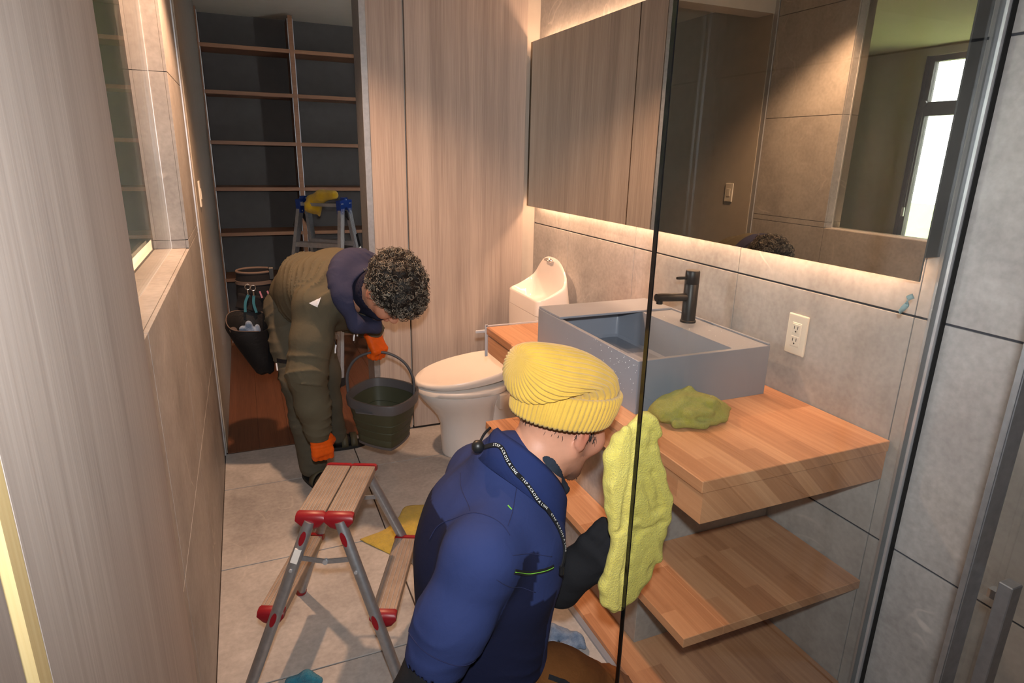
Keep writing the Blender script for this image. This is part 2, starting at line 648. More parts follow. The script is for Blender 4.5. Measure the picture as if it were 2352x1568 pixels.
# the neighbouring room seen through the interior window and in the mirror
struct('floor_next_room', box((-2.7, -0.4, -0.12), (XL - 0.12, 4.7, 0.0)), 'closet_floor')
struct('ceiling_next_room', box((-2.7, -0.4, H), (XL - 0.12, 4.7, H + 0.1)), 'ceiling')
struct('wall_next_room_end', join(box((-2.7, 4.6, 0), (XI, 4.72, H)), box((-2.7, -0.52, 0), (XI, -0.4, H))), 'plaster_tan')
WX, WY0, WY1, WZ0, WZ1 = -2.55, 2.75, 3.86, 0.55, 2.33
struct('wall_next_room_side', join(box((WX - 0.13, -0.4, 0), (WX, WY0, H)), box((WX - 0.13, WY1, 0), (WX, 4.6, H)),
                                   box((WX - 0.13, WY0, 0), (WX, WY1, WZ0)), box((WX - 0.13, WY0, WZ1), (WX, WY1, H))), 'plaster_tan')
win2 = thing('window_2', None, None, (WX, 3.3, WZ0))
tag(win2, kind='structure')
fx0, fx1 = WX - 0.10, WX - 0.045
fw = 0.045
part('frame', join(box((fx0, WY0, WZ0), (fx1, WY0 + fw, WZ1)), box((fx0, WY1 - fw, WZ0), (fx1, WY1, WZ1)),
                   box((fx0, WY0, WZ0), (fx1, WY1, WZ0 + fw)), box((fx0, WY0, WZ1 - fw), (fx1, WY1, WZ1))), 'black', win2)
part('transom', box((fx0, WY0 + fw, 1.86), (fx1 + 0.01, WY1 - fw, 1.97), 0.003), 'black', win2)
part('pane', box((fx0 + 0.02, WY0 + fw, WZ0 + fw), (fx0 + 0.026, WY1 - fw, 1.86)), 'glass', win2)
part('pane', box((fx0 + 0.02, WY0 + fw, 1.97), (fx0 + 0.026, WY1 - fw, WZ1 - fw)), 'glass', win2)
part('handle', join(box((fx1, WY1 - 0.04, 1.02), (fx1 + 0.02, WY1 - 0.015, 1.10), 0.004)), 'alu_white', win2)
part('stay_rod', join(cyl((fx1 + 0.012, WY1 - 0.03, 1.05), (fx1 + 0.012, WY1 - 0.03, 1.95), 0.006, 8), cyl((fx1, WY1 - 0.03, 1.955), (fx1 + 0.03, WY1 - 0.03, 1.955), 0.03, 16)), 'black', win2)
part('reveal', join(box((WX - 0.045, WY1, WZ0), (WX, WY1 + 0.004, WZ1)), box((WX - 0.045, WY0 - 0.004, WZ0), (WX, WY0, WZ1))), 'alu_white', win2)
M['grass_out'] = mat_plain('grass_out', lin(140, 150, 96), 0.95, var=0.2, scale=2)
struct('ground_outside', box((-30, -15, -0.6), (-2.75, 25, -0.5)), 'grass_out')

# warm light strip along the sill on the neighbouring room's side
M['strip'] = mat_emit('strip', (1.0, 0.62, 0.34, 1), 6.0)
sl = thing('sill_lamp', 'warm light strip along the far side of the tiled window sill', 'light strip', (-0.345, 1.85, 1.09))
part('housing', box((-0.366, 1.09, 1.090), (XI - 0.001, 2.95, 1.098)), 'alu_white', sl)
part('diffuser', box((-0.364, 1.095, 1.0985), (XI - 0.003, 2.945, 1.104)), 'strip', sl)

# foreground: wooden door leaf parked against the left wall, with its neighbour panel
d2 = thing('door_2', None, None, (-0.168, 0.7, 0))
tag(d2, kind='structure')
part('door_leaf', box((-0.186, 0.432, 0.01), (-0.15, 1.0, 2.3), 0.0015), 'oak_panel', d2)
part('edge_band', box((-0.184, 1.0, 0.01), (-0.152, 1.0015, 2.3)), 'oak_edge', d2)
struct('trim_2', box((-0.19, 0.408, 0), (-0.149, 0.431, 2.3), 0.002), 'oak_edge')
struct('wall_foreground_panel', box((-0.195, -1.2, 0), (-0.15, 0.396, 2.3), 0.001), 'oak_panel')

# ------------------------------------------------------------------ glass partition and shower door
gp = thing('glass_partition', 'clear frameless glass panel standing beside the end of the wooden vanity', 'glass panel', (1.05, 0.901, 0))
part('pane', box((0.653, 0.896, 0.004), (1.455, 0.906, 2.32)), 'glass', gp)
part('painted_glass_edge', box((0.6505, 0.8955, 0.004), (0.653, 0.9065, 2.32)), 'black_gloss', gp, label='clear glass edge painted dark like its inner reflection')  # black strip paints in the dark internal reflection of the clear edge
part('wall_channel', join(box((1.440, 0.907, 0), (XR, 0.913, 2.32)), box((1.440, 0.889, 0), (XR, 0.895, 2.32)), box((1.458, 0.895, 0), (XR, 0.907, 2.32))), 'alu', gp)
part('sealant', box((1.450, 0.8865, 0), (XR, 0.889, 2.32)), 'black_rubber', gp)

sd = thing('shower_door', 'glass door with aluminium stile and square bar handle beside grey tiles', 'door', (1.2, 0.52, 0))
part('stile', box((1.034, 0.500, 0.02), (1.074, 0.511, 2.15), 0.001), 'alu_dull', sd)
part('stile_face', box((1.031, 0.501, 0.02), (1.034, 0.510, 2.15), 0.0004), 'alu_dull', sd)
part('pane', box((1.074, 0.502, 0.02), (1.455, 0.509, 2.15)), 'glass', sd)
hb = part('handle', box((1.096, 0.466, 0.40), (1.124, 0.488, 0.806), 0.0015), 'alu_dull', sd)
for hz0 in (0.42, 0.765):
    part('handle_post', box((1.102, 0.488, hz0), (1.118, 0.502, hz0 + 0.016)), 'chrome', hb)
part('hinge', box((1.44, 0.505, 1.8), (XR, 0.528, 1.86), 0.002), 'alu', sd)

# ------------------------------------------------------------------ backlit mirror
mr = thing('mirror', 'long frameless backlit mirror on the tiled wall above the basin', 'mirror', (1.42, 2.0, 1.21))
part('mirror_glass', box((1.400, 0.926, 1.209), (1.406, 3.112, 2.010)), 'mirror', mr)
part('housing', box((1.406, 0.932, 1.262), (XR - 0.001, 3.10, 1.957)), 'black', mr, label='black recessed mirror housing')
part('led_strip', box((1.43, 0.98, 1.256), (1.45, 3.08, 1.262)), 'led', mr)
part('led_strip', box((1.43, 0.98, 1.957), (1.45, 3.08, 1.963)), 'led', mr)
for zz, rx in ((1.252, 0), (1.967, PI)):
    lamp('mirror_lamp', 'AREA', (1.44, 2.03, zz), 6.5, WARM, shape='RECTANGLE', size=0.018, size_y=2.1, rot=(rx, 0, 0))

# ------------------------------------------------------------------ shared shape helpers
def rrect(x0, x1, y0, y1, z, r=0.01, k=4):
    """rounded rectangle ring in a horizontal plane"""
    pts = []
    for cx, cy, a0 in ((x1 - r, y1 - r, 0), (x0 + r, y1 - r, PI / 2), (x0 + r, y0 + r, PI), (x1 - r, y0 + r, 1.5 * PI)):
        for i in range(k + 1):
            a = a0 + PI / 2 * i / k
            pts.append((cx + r * math.cos(a), cy + r * math.sin(a), z))
    return np.array(pts)


def dense(ring, m=72):
    """resample a closed ring evenly"""
    P = np.vstack([ring, ring[:1]])
    L = np.concatenate([[0], np.cumsum(np.linalg.norm(np.diff(P, axis=0), axis=1))])
    q = np.linspace(0, L[-1], m, endpoint=False)
    return np.column_stack([np.interp(q, L, P[:, i]) for i in range(3)])


def hnoise(p, s, seed=0):
    """cheap smooth pseudo noise from sines, -1..1"""
    rs = np.random.RandomState(seed)
    out = np.zeros(p.shape[:-1])
    for _ in range(6):
        d = rs.normal(size=3)
        d /= np.linalg.norm(d)
        out += np.sin((p @ d) * s * rs.uniform(0.6, 1.6) + rs.uniform(0, 6.28))
    return out / 3.2


def beam(a, b, w, t, side):
    """rectangular bar from a to b; side = direction of its width w"""
    a, b = np.array(a, float), np.array(b, float)
    return ribbon(np.array([a, b]), side, w, t)


# ------------------------------------------------------------------ vanity
VY0, VY1, VX = 0.953, 2.300, 0.870
ct = thing('countertop', 'solid wood vanity countertop under the grey washbasin, topmost board', 'countertop', (1.17, 1.62, 0.68))
part('top_board', box((VX, VY0, 0.760), (XR - 0.003, VY1, 0.790), 0.0015), 'oak_stave', ct)
part('apron', join(box((VX + 0.008, VY0 + 0.0245, 0.680), (VX + 0.030, VY1 - 0.0245, 0.7595), 0.0), box((VX + 0.008, VY0 + 0.004, 0.680), (XR - 0.003, VY0 + 0.0245, 0.7595), 0.0),
                   box((VX + 0.008, VY1 - 0.0245, 0.680), (XR - 0.003, VY1 - 0.004, 0.7595), 0.0)), 'oak_front', ct)
pf = part('drawer_front', box((VX + 0.004, 1.86, 0.684), (VX + 0.010, VY1 - 0.006, 0.755), 0.001), 'oak_front', ct)
part('soffit', box((VX + 0.03, VY0 + 0.024, 0.682), (XR - 0.003, VY1 - 0.024, 0.690)), 'oak_stave', ct)
vp = single('vanity_pedestal', join(box((0.990, 1.300, 0.0251), (XR - 0.003, 2.10, 0.6815), 0.001)), 'tile_wall', 'grey tiled block standing under the wooden countertop', 'pedestal')
sh = thing('open_shelf', 'solid wood shelf board under the countertop, bright along its front edge', 'shelf', (1.17, 1.62, 0.34))
part('shelf_board', join(box((VX, VY0, 0.345), (0.9895, VY1, 0.371), 0.0012), box((0.9895, VY0, 0.345), (XR - 0.003, 1.2995, 0.371), 0.0012), box((0.9895, 2.1005, 0.345), (XR - 0.003, VY1, 0.371), 0.0012)), 'oak_stave', sh)
bb = thing('base_board', 'wide wooden board lying on the floor tiles below the vanity', 'board', (1.18, 1.62, 0.0))
part('floor_board', box((0.903, VY0, 0.0), (XR - 0.003, VY1, 0.025), 0.001), 'oak_stave', bb)
part('edge_strip', box((0.884, VY0, 0.0), (0.9025, VY1, 0.010), 0.0008), 'basin_grey', bb, label='grey edge strip')

# grey rectangular washbasin
BX0, BX1, BY0, BY1, BZ0, BZ1 = 0.938, 1.400, 1.322, 1.957, 0.7905, 0.943
wb_ = thing('washbasin', 'grey rectangular countertop washbasin with cover plate, wet with drops', 'washbasin', (1.17, 1.64, BZ0))
IX1 = 1.268
rings = [rrect(BX0, BX1, BY0, BY1, BZ0, 0.003), rrect(BX0, BX1, BY0, BY1, BZ1 - 0.001, 0.003), rrect(BX0 + 0.001, BX1 - 0.001, BY0 + 0.001, BY1 - 0.001, BZ1, 0.003),
         rrect(BX0 + 0.012, IX1, BY0 + 0.013, BY1 - 0.013, BZ1, 0.008), rrect(BX0 + 0.013, IX1 - 0.001, BY0 + 0.014, BY1 - 0.014, BZ1 - 0.002, 0.008),
         rrect(BX0 + 0.015, IX1 - 0.004, BY0 + 0.016, BY1 - 0.018, BZ0 + 0.035, 0.012), rrect(BX0 + 0.022, IX1 - 0.012, BY0 + 0.024, BY1 - 0.026, BZ0 + 0.026, 0.014)]
part('bowl', loft(rings), 'basin_grey', wb_, 35.0)
part('cover_plate', box((BX0 + 0.002, 1.792, BZ1 + 0.0005), (BX1 - 0.010, BY1 - 0.001, BZ1 + 0.008), 0.001), 'basin_grey', wb_)
part('back_lip', box((BX1 - 0.008, BY0 + 0.002, BZ1), (BX1 - 0.001, BY1 - 0.002, BZ1 + 0.006), 0.001), 'basin_grey', wb_)
part('drain', lathe([(0.0, 0.002), (0.022, 0.002), (0.028, 0.0)], 20, (1.02, 1.40, BZ0 + 0.0265)), 'black', wb_, True)
rs = np.random.RandomState(3)
dr = []
for i in range(150):
    r = rs.uniform(0.0007, 0.0018)
    k = rs.randint(3)
    if k == 0:
        c = (BX0 - 0.0002, BY0 + abs(rs.normal(0, 0.14)) % 0.5, BZ1 - abs(rs.normal(0, 0.05)) % 0.14)
    elif k == 1:
        c = (rs.uniform(IX1 + 0.01, BX1 - 0.02), rs.uniform(BY0 + 0.02, 1.75), BZ1)
    else:
        c = (rs.uniform(BX0 + 0.03, IX1 - 0.02), rs.uniform(BY0 + 0.03, 1.75), BZ0 + 0.0265)
    s = np.array([[1, 0, 0], [-1, 0, 0], [0, 1, 0], [0, -1, 0], [0, 0, 1], [0, 0, -1]]) * r + np.array(c)
    dr.append((s, [(0, 2, 4), (2, 1, 4), (1, 3, 4), (3, 0, 4), (2, 0, 5), (1, 2, 5), (3, 1, 5), (0, 3, 5)]))
M['drop'] = mat_plain('drop', lin(220, 224, 230), 0.05, spec=0.9)
part('water_drops', join(*dr), 'drop', wb_, True, kind='stuff')

# black tap
fx, fy, fz = 1.338, 1.630, BZ1
fa = thing('faucet', 'matt black single-lever tap standing on the washbasin deck', 'tap', (fx, fy, fz))
part('body', lathe([(0.026, 0.0), (0.026, 0.006), (0.0235, 0.008), (0.0235, 0.128), (0.0228, 0.129), (0.0228, 0.131), (0.0235, 0.132), (0.0235, 0.170), (0.0215, 0.174), (0.0, 0.174)], 32, (fx, fy, fz)), 'black', fa, 35.0)
sp = [(fx - 0.018, fy, fz + 0.086), (fx - 0.07, fy, fz + 0.088), (fx - 0.118, fy, fz + 0.091), (fx - 0.136, fy, fz + 0.0915)]
part('spout', join(tube(np.array(sp), [0.0135, 0.0135, 0.0135, 0.0125], 18), cyl((fx - 0.122, fy, fz + 0.088), (fx - 0.122, fy, fz + 0.070), 0.0105, 16)), 'black', fa, 35.0)
part('lever', tube(np.array([(fx - 0.020, fy, fz + 0.150), (fx - 0.050, fy, fz + 0.151), (fx - 0.062, fy, fz + 0.1512)]), [0.0048, 0.0052, 0.0042], 12), 'black', fa, 40.0)

# double power outlet
oy, oz = 1.290, 0.979
ou = thing('power_outlet', 'ivory double power socket on the tiled wall beside the basin', 'socket', (XR, oy, oz - 0.06))
part('plate', box((XR - 0.008, oy - 0.035, oz - 0.060), (XR, oy + 0.035, oz + 0.060), 0.003, 2), 'ivory', ou)
part('insert', box((XR - 0.0095, oy - 0.017, oz - 0.036), (XR - 0.007, oy + 0.017, oz + 0.036), 0.001), 'ivory', ou)
for s in (-1, 1):
    zc = oz + s * 0.018
    so = part('socket', box((XR - 0.0108, oy - 0.014, zc - 0.014), (XR - 0.009, oy + 0.014, zc + 0.014), 0.0008), 'ivory', ou)
    part('slot', box((XR - 0.0112, oy - 0.0072, zc - 0.001), (XR - 0.0105, oy - 0.0052, zc + 0.009)), 'slot', so)
    part('slot', box((XR - 0.0112, oy + 0.0052, zc - 0.001), (XR - 0.0105, oy + 0.0072, zc + 0.008)), 'slot', so)
    part('ground_hole', cyl((XR - 0.0105, oy, zc - 0.008), (XR - 0.0112, oy, zc - 0.008), 0.0026, 10), 'slot', so)

# switch on the closet's side wall (seen in the mirror)
sw = thing('light_switch', 'ivory light switch plate on the tan closet side wall', 'switch', (XL2, 3.36, 1.20))
part('plate', box((XL2, 3.325, 1.20), (XL2 + 0.008, 3.395, 1.32), 0.003, 2), 'ivory', sw)
part('rocker', box((XL2 + 0.008, 3.345, 1.235), (XL2 + 0.011, 3.375, 1.285), 0.001), 'ivory', sw)

# flat chrome bracket on the counter's far end
br = thing('towel_bar', 'flat chrome bracket with small bar on the wooden counter end', 'towel bar', (0.95, 2.305, 0.66))
part('bracket', join(box((VX - 0.006, VY1, 0.664), (VX + 0.006, VY1 + 0.004, 0.800), 0.0008), box((VX - 0.004, VY1, 0.792), (1.18, VY1 + 0.004, 0.797), 0.0008)), 'alu_white', br)
part('bar', box((VX - 0.045, VY1 + 0.0035, 0.765), (VX - 0.004, VY1 + 0.010, 0.778), 0.002), 'alu_white', br)

# scrap of tape on the glass partition
tp = spline([(1.330, 0.9085, 1.147), (1.342, 0.911, 1.153), (1.354, 0.910, 1.165), (1.360, 0.916, 1.175), (1.372, 0.912, 1.181)], 16)
M['tape'] = mat_plain('tape', lin(170, 200, 205), 0.6, var=0.03)
single('tape_scrap', ribbon(tp, (0.2, 0.3, 1.0), 0.012, 0.0006), 'tape', 'curled scrap of pale blue masking tape stuck on the glass', 'tape', True)

# ------------------------------------------------------------------ toilet
TY = 2.785
to = thing('toilet', 'white ceramic toilet with closed lid beside the wooden back panel', 'toilet', (1.1, TY, 0))


def egg(z, x0, x1, hw, n=40, xc=None, sq=2.6, tilt=0.0):
    xc = xc if xc is not None else x0 + hw * 1.35
    out = []
    for i in range(n):
        a = 2 * PI * i / n
        c, s = math.cos(a), math.sin(a)
        if c < 0:
            x = xc + (xc - x0) * c * 1.0
            y = hw * s
        else:
            e = 2 / sq
            x = xc + (x1 - xc) * abs(c) ** e
            y = hw * math.copysign(abs(s) ** e, s)
        out.append((x, TY + y, z + tilt * (x - x0)))
    return np.array(out)


part('bowl', loft([egg(0.0, 0.822, 1.09, 0.112), egg(0.012, 0.818, 1.09, 0.115), egg(0.10, 0.815, 1.09, 0.113), egg(0.17, 0.812, 1.09, 0.113), egg(0.22, 0.792, 1.09, 0.126),
                   egg(0.265, 0.758, 1.09, 0.147), egg(0.305, 0.722, 1.10, 0.168), egg(0.335, 0.703, 1.12, 0.179), egg(0.350, 0.699, 1.13, 0.181), egg(0.352, 0.702, 1.13, 0.178)]), 'white_glaze', to, 60.0)
part('trapway', loft([rrect(1.02, 1.43, TY - 0.085, TY + 0.085, 0.0, 0.02), rrect(1.02, 1.43, TY - 0.085, TY + 0.085, 0.16, 0.02), rrect(1.02, 1.43, TY - 0.10, TY + 0.10, 0.24, 0.02), rrect(1.02, 1.43, TY - 0.16, TY + 0.16, 0.350, 0.03)]), 'white_glaze', to, 50.0)
part('seat', loft([egg(0.3535, 0.702, 1.14, 0.179), egg(0.356, 0.696, 1.15, 0.184), egg(0.380, 0.694, 1.15, 0.186), egg(0.3845, 0.699, 1.15, 0.182)]), 'white_plastic', to, 60.0)
lid_t = 0.15
part('lid', loft([egg(0.386, 0.697, 1.19, 0.185, tilt=0.10), egg(0.390, 0.690, 1.19, 0.190, tilt=lid_t), egg(0.406, 0.689, 1.19, 0.191, tilt=lid_t), egg(0.4115, 0.694, 1.19, 0.188, tilt=lid_t), egg(0.4135, 0.720, 1.17, 0.170, tilt=lid_t), egg(0.4145, 0.80, 1.1, 0.09, tilt=lid_t)]), 'white_plastic', to, 50.0)
bx_ = part('bidet_unit', box((1.13, TY - 0.185, 0.3535), (1.245, TY + 0.185, 0.455), 0.012, 3), 'white_plastic', to, 40.0)
for s_ in (-1, 1):
    part('hinge', cyl((1.145, TY + s_ * 0.175, 0.40), (1.145, TY + s_ * 0.19, 0.40), 0.016, 16), 'white_plastic', bx_, 40.0)
part('tank', loft([rrect(1.262, 1.42, TY - 0.165, TY + 0.165, 0.352, 0.02, 5), rrect(1.252, 1.43, TY - 0.178, TY + 0.178, 0.40, 0.022, 5), rrect(1.244, 1.432, TY - 0.183, TY + 0.183, 0.60, 0.022, 5), rrect(1.241, 1.432, TY - 0.184, TY + 0.184, 0.726, 0.022, 5)]), 'white_glaze', to, 50.0)
# hand-rinse bowl on the tank: low front rim, tall arched back
def rim(inset, z_off, drop, squash=1.0):
    r = dense(rrect(1.241 + inset, 1.405 - inset, TY - 0.184 + inset, TY + 0.184 - inset, 0, 0.022, 5))
    o = []
    for x, y, _ in r:
        t = (x - 1.241) / 0.164
        q = min(1, abs(y - TY) / 0.184)
        zt = 0.800 + 0.050 * t + (0.135 * max(0, 1 - q ** 2.6) ** 0.6) * max(0.0, t) ** 2.2
        yy = TY + (y - TY) * (1 - 0.10 * t * max(0, (zt - 0.86) / 0.12))
        z = zt * (1 - drop) + 0.735 * drop + z_off
        o.append((x, yy, z))
    return np.array(o)


hbn = part('hand_basin', loft([dense(rrect(1.241, 1.43, TY - 0.184, TY + 0.184, 0.728, 0.022, 5)), rim(0, -0.006, 0), rim(0.002, 0, 0), rim(0.007, 0, 0), rim(0.010, -0.006, 0), rim(0.022, 0, 0.35), rim(0.040, 0, 0.75), rim(0.062, 0.0, 1.0)]), 'white_glaze', to, 60.0)
part('spout', join(tube(spline([(1.400, TY - 0.012, 0.955), (1.385, TY - 0.012, 0.972), (1.368, TY - 0.012, 0.966)], 10), 0.006, 10), box((1.372, TY - 0.035, 0.960), (1.392, TY + 0.035, 0.972), 0.003)), 'chrome', hbn, 40.0)
part('water_valve', join(cyl((1.17, TY - 0.17, 0.285), (1.17, TY - 0.125, 0.285), 0.014, 14), tube(spline([(1.17, TY - 0.15, 0.285), (1.20, TY - 0.165, 0.25), (1.24, TY - 0.16, 0.20), (1.30, TY - 0.14, 0.16)], 16), 0.009, 10), cyl((1.30, TY - 0.15, 0.0), (1.30, TY - 0.14, 0.17), 0.012, 12)), 'chrome', to, 40.0)
part('side_nozzle_cover', box((1.06, TY - 0.175, 0.27), (1.16, TY - 0.09, 0.349), 0.01, 2), 'white_plastic', to, 40.0)

# ------------------------------------------------------------------ bucket
M['bucket_green'] = mat_plain('bucket_green', lin(62, 64, 46), 0.6, var=0.05)
M['bucket_grey'] = mat_plain('bucket_grey', lin(84, 82, 84), 0.5, var=0.04)
M['water'] = mat_plain('water', lin(30, 34, 26), 0.03, spec=0.8, var=0.0)
bcx, bcy = 0.478, 2.515
bu = thing('bucket', 'dark green collapsible bucket with grey rim and bail handle held in an orange glove', 'bucket', (bcx, bcy, 0.262))


def sq(z, a, b, p=1.45, n=48, cx=bcx, cy=bcy, dx=0.0):
    out = []
    for i in range(n):
        t = 2 * PI * i / n
        c, s = math.cos(t), math.sin(t)
        e = 2 / p / 1.0
        rr = (abs(c) ** p + abs(s) ** p) ** (-1 / p)
        rr *= 1 - 0.02 * abs(math.cos(2 * t)) ** 6
        out.append((cx + a * rr * c + dx, cy + b * rr * s, z))
    return np.array(out)


SR = []
prof = [(0.262, 0.108, 0.128, 1.18), (0.266, 0.112, 0.133, 1.18), (0.300, 0.117, 0.140, 1.2), (0.303, 0.115, 0.138, 1.2), (0.340, 0.126, 0.150, 1.28), (0.343, 0.124, 0.148, 1.28), (0.380, 0.136, 0.163, 1.36), (0.383, 0.134, 0.161, 1.36), (0.425, 0.144, 0.174, 1.42), (0.445, 0.147, 0.177)]
SR = [sq(*q) for q in prof]
inn = [sq(q[0], q[1] - 0.006, q[2] - 0.006, *q[3:]) for q in reversed(prof[3:])]
part('body', loft(SR + inn + [sq(0.275, 0.10, 0.115, 1.18)]), 'bucket_green', bu, 45.0)
part('rim', loft([sq(0.438, 0.148, 0.178), sq(0.440, 0.156, 0.187), sq(0.476, 0.160, 0.192), sq(0.482, 0.158, 0.190), sq(0.482, 0.148, 0.179), sq(0.446, 0.1405, 0.1705)], closed=True), 'bucket_grey', bu, 45.0)
part('base_ring', loft([sq(0.2615, 0.106, 0.124, 1.18), sq(0.2605, 0.114, 0.134, 1.18), sq(0.272, 0.115, 0.135, 1.18), sq(0.272, 0.108, 0.128, 1.18)], closed=True), 'bucket_grey', bu, 45.0)
hpath = spline([(0.598, 2.455, 0.470), (0.598, 2.462, 0.545), (0.568, 2.477, 0.612), (0.508, 2.497, 0.654), (0.440, 2.520, 0.660), (0.375, 2.545, 0.630), (0.340, 2.565, 0.560), (0.340, 2.570, 0.470)], 42)
part('handle', tube(hpath, 0.0085, 10, flat=0.7), 'bucket_grey', bu, 60.0)
part('pour_lip', loft([np.array([(bcx - 0.105 + dx * 0.03, bcy - 0.105 - dx * 0.022 - 0.012 * k, 0.452 - 0.002 * k) for dx in (-1, 0, 1)] + [(bcx - 0.105 + dx * 0.03, bcy - 0.105 - dx * 0.022 - 0.012 * k, 0.447 - 0.002 * k) for dx in (1, 0, -1)]) for k in (0, 1, 2)]), 'bucket_grey', bu, 40.0)
single('bucket_water', loft([sq(0.352, 0.116, 0.138, 1.28), sq(0.354, 0.116, 0.138, 1.28)]), 'water', 'dark dirty water standing in the green bucket', 'water', 30.0)

# ------------------------------------------------------------------ step stool
SCx, SCy = 0.177, 1.640
SU, SVv = np.array([0.40, 0.9165, 0]), np.array([0.9165, -0.40, 0])


def S(u, v, h):
    return np.array([SCx, SCy, 0]) + SU * u + SVv * v + np.array([0, 0, h])


M['tread'] = mat_plain('tread', lin(156, 142, 130), 0.4, 0.5, var=0.15, scale=25)
st = thing('step_stool', 'folding aluminium step stool with red plastic end caps on the tiled floor', 'step stool', (SCx, SCy, 0))


def sbox(u0, u1, v0, v1, h0, h1, bev=0.0015):
    vf = box((u0, v0, h0), (u1, v1, h1), bev)
    v = vf[0]
    return np.array([SCx, SCy, 0]) + v[:, :1] * SU + v[:, 1:2] * SVv + np.array([0, 0, 1]) * v[:, 2:3], vf[1][:] if False else [tuple(reversed(f)) for f in vf[1]]


def tread(u0, u1, v0, v1, h, parent, name, ribs=7):
    t = part(name, sbox(u0, u1, v0, v1, h - 0.022, h), 'tread', parent)
    rb = []
    for i in range(ribs):
        vv = v0 + (v1 - v0) * (i + 0.7) / (ribs + 0.4)
        rb.append(sbox(u0 + 0.004, u1 - 0.004, vv - 0.0011, vv + 0.0011, h, h + 0.0011, 0.0004))
    part('grip_ribs', join(*rb), 'alu_dull', t)
    return t


def cap(u0, sgn, v0, v1, h, parent):
    """moulded end cap: rounded nose and a drooping skirt"""
    w = (v1 - v0)
    rings = []
    for k, (du, top, low) in enumerate([(0.0, 0.003, -0.030), (0.010, 0.003, -0.040), (0.019, -0.001, -0.044), (0.024, -0.010, -0.036)]):
        pts = []
        for q in (0.0, 0.08, 0.5, 0.92, 1.0):
            pts.append((v0 - 0.002 + (w + 0.004) * q, h + top - (0.004 if q in (0.0, 1.0) else 0)))
        for q, dd in ((1.0, 0.45), (0.8, 0.85), (0.5, 1.0), (0.2, 0.85), (0.0, 0.45)):
            pts.append((v0 - 0.002 + (w + 0.004) * q, h + low * dd))
        rings.append(np.array([S(u0 + sgn * du, v, z) for v, z in pts]))
    part('end_cap', loft(rings), 'red_plastic', parent, 50.0)


HT, HS = 0.550, 0.275
for a, b in ((-0.074, -0.002), (0.002, 0.074)):
    t = tread(-0.128, 0.128, a, b, HT, st, 'top_board')
    for s in (-1, 1):
        cap(s * 0.128, s, a, b, HT, t)
for a, b in ((-0.186, -0.118), (0.118, 0.186)):
    t = tread(-0.165, 0.165, a, b, HS, st, 'step_board', 5)
    for s in (-1, 1):
        cap(s * 0.165, s, a, b, HS, t)
for su in (-1, 1):
    for sv in (-1, 1):
        a, b = S(su * 0.142, sv * 0.040, HT - 0.018), S(su * 0.235, sv * 0.232, 0.0)
        lg = part('leg', tube(np.linspace(a, b, 6), 0.0195, 16, flat=0.78), 'alu_dull', st, 50.0)
        part('foot_cap', tube(np.array([b + (a - b) * 0.03, b]), 0.0215, 14, flat=0.80), 'red_plastic', lg, 40.0)
        d = (b - a) / np.linalg.norm(b - a)
        for tt in (0.075, 0.50):
            p = a + (b - a) * tt - (SU * -su) * 0.0180 * 1.0
            pts = []
            sidev = np.cross(d, SU * su)
            for i in range(16):
                an = 2 * PI * i / 16
                pts.append(p + d * 0.021 * math.cos(an) + sidev * 0.0075 * math.sin(an) - SU * su * 0.004)
            part('insert', prism(pts, SU * su * 0.0055), 'red_plastic', lg)
        p = a + (b - a) * 0.24
        part('rivet', lathe([(0.0, 0.004), (0.005, 0.003), (0.006, 0.0)], 10, (0, 0, 0)) if False else cyl(p + SU * su * 0.010, p + SU * su * 0.021, 0.005, 10), 'alu', lg, 40.0)
    # folding hinge stay between the legs of one end
    hz, vv = HT - 0.125, 0.085
    mid = S(su * 0.160, 0.0, hz - 0.006)
    l_, r_ = S(su * 0.158, -vv, hz + 0.004), S(su * 0.158, vv, hz + 0.004)
    hg = part('hinge_stay', join(beam(l_, mid, 0.014, 0.003, (0, 0, 1)), beam(mid, r_, 0.014, 0.003, (0, 0, 1))), 'alu_dull', st)
    part('rivet', cyl(mid - SU * 0.006, mid + SU * 0.006, 0.007, 14), 'alu', hg, 40.0)
la_, lb_ = S(-0.142, -0.040, HT - 0.018), S(-0.235, -0.232, 0.0)
ld = (lb_ - la_) / np.linalg.norm(lb_ - la_)
lsd = np.cross(ld, SU)
lc_ = la_ + (lb_ - la_) * 0.165 - SU * 0.0165
part('sticker', prism([lc_ + ld * q[0] + lsd * q[1] for q in ((-0.020, -0.009), (0.020, -0.009), (0.020, 0.009), (-0.020, 0.009))], -SU * 0.004), 'white_plastic', st)

# ------------------------------------------------------------------ closet shelving
SY0, SY1 = 5.10, 5.40
cs = thing('shelving_unit', 'tall brown wooden shelving with metal rails against the dark closet wall', 'shelf unit', (0.65, 5.25, 0))
for z in (0.528, 0.871, 1.20, 1.524, 1.861, 2.16):
    part('shelf_board', box((XL2 + 0.012, SY0 + 0.004, z - 0.026), (0.404, SY1, z), 0.001), 'shelf_wood', cs)
    part('shelf_board', box((0.436, SY0 + 0.004, z - 0.026), (1.62, SY1, z), 0.001), 'shelf_wood', cs)
part('divider', box((0.405, SY0, 0.0), (0.435, SY1, 2.38), 0.001), 'shelf_wood', cs)
part('side_panel', box((XL2 + 0.001, SY0, 0.0), (XL2 + 0.011, SY1, 2.38), 0.001), 'shelf_wood', cs)
for xx in (XL2 + 0.011, 0.400, 0.4351):
    part('rail', box((xx, SY0 + 0.006, 0.02), (xx + 0.0045, SY0 + 0.020, 2.36)), 'alu', cs)
part('plinth', box((XL2 + 0.012, SY0 + 0.02, 0.0), (1.62, SY0 + 0.04, 0.06)), 'shelf_wood', cs)

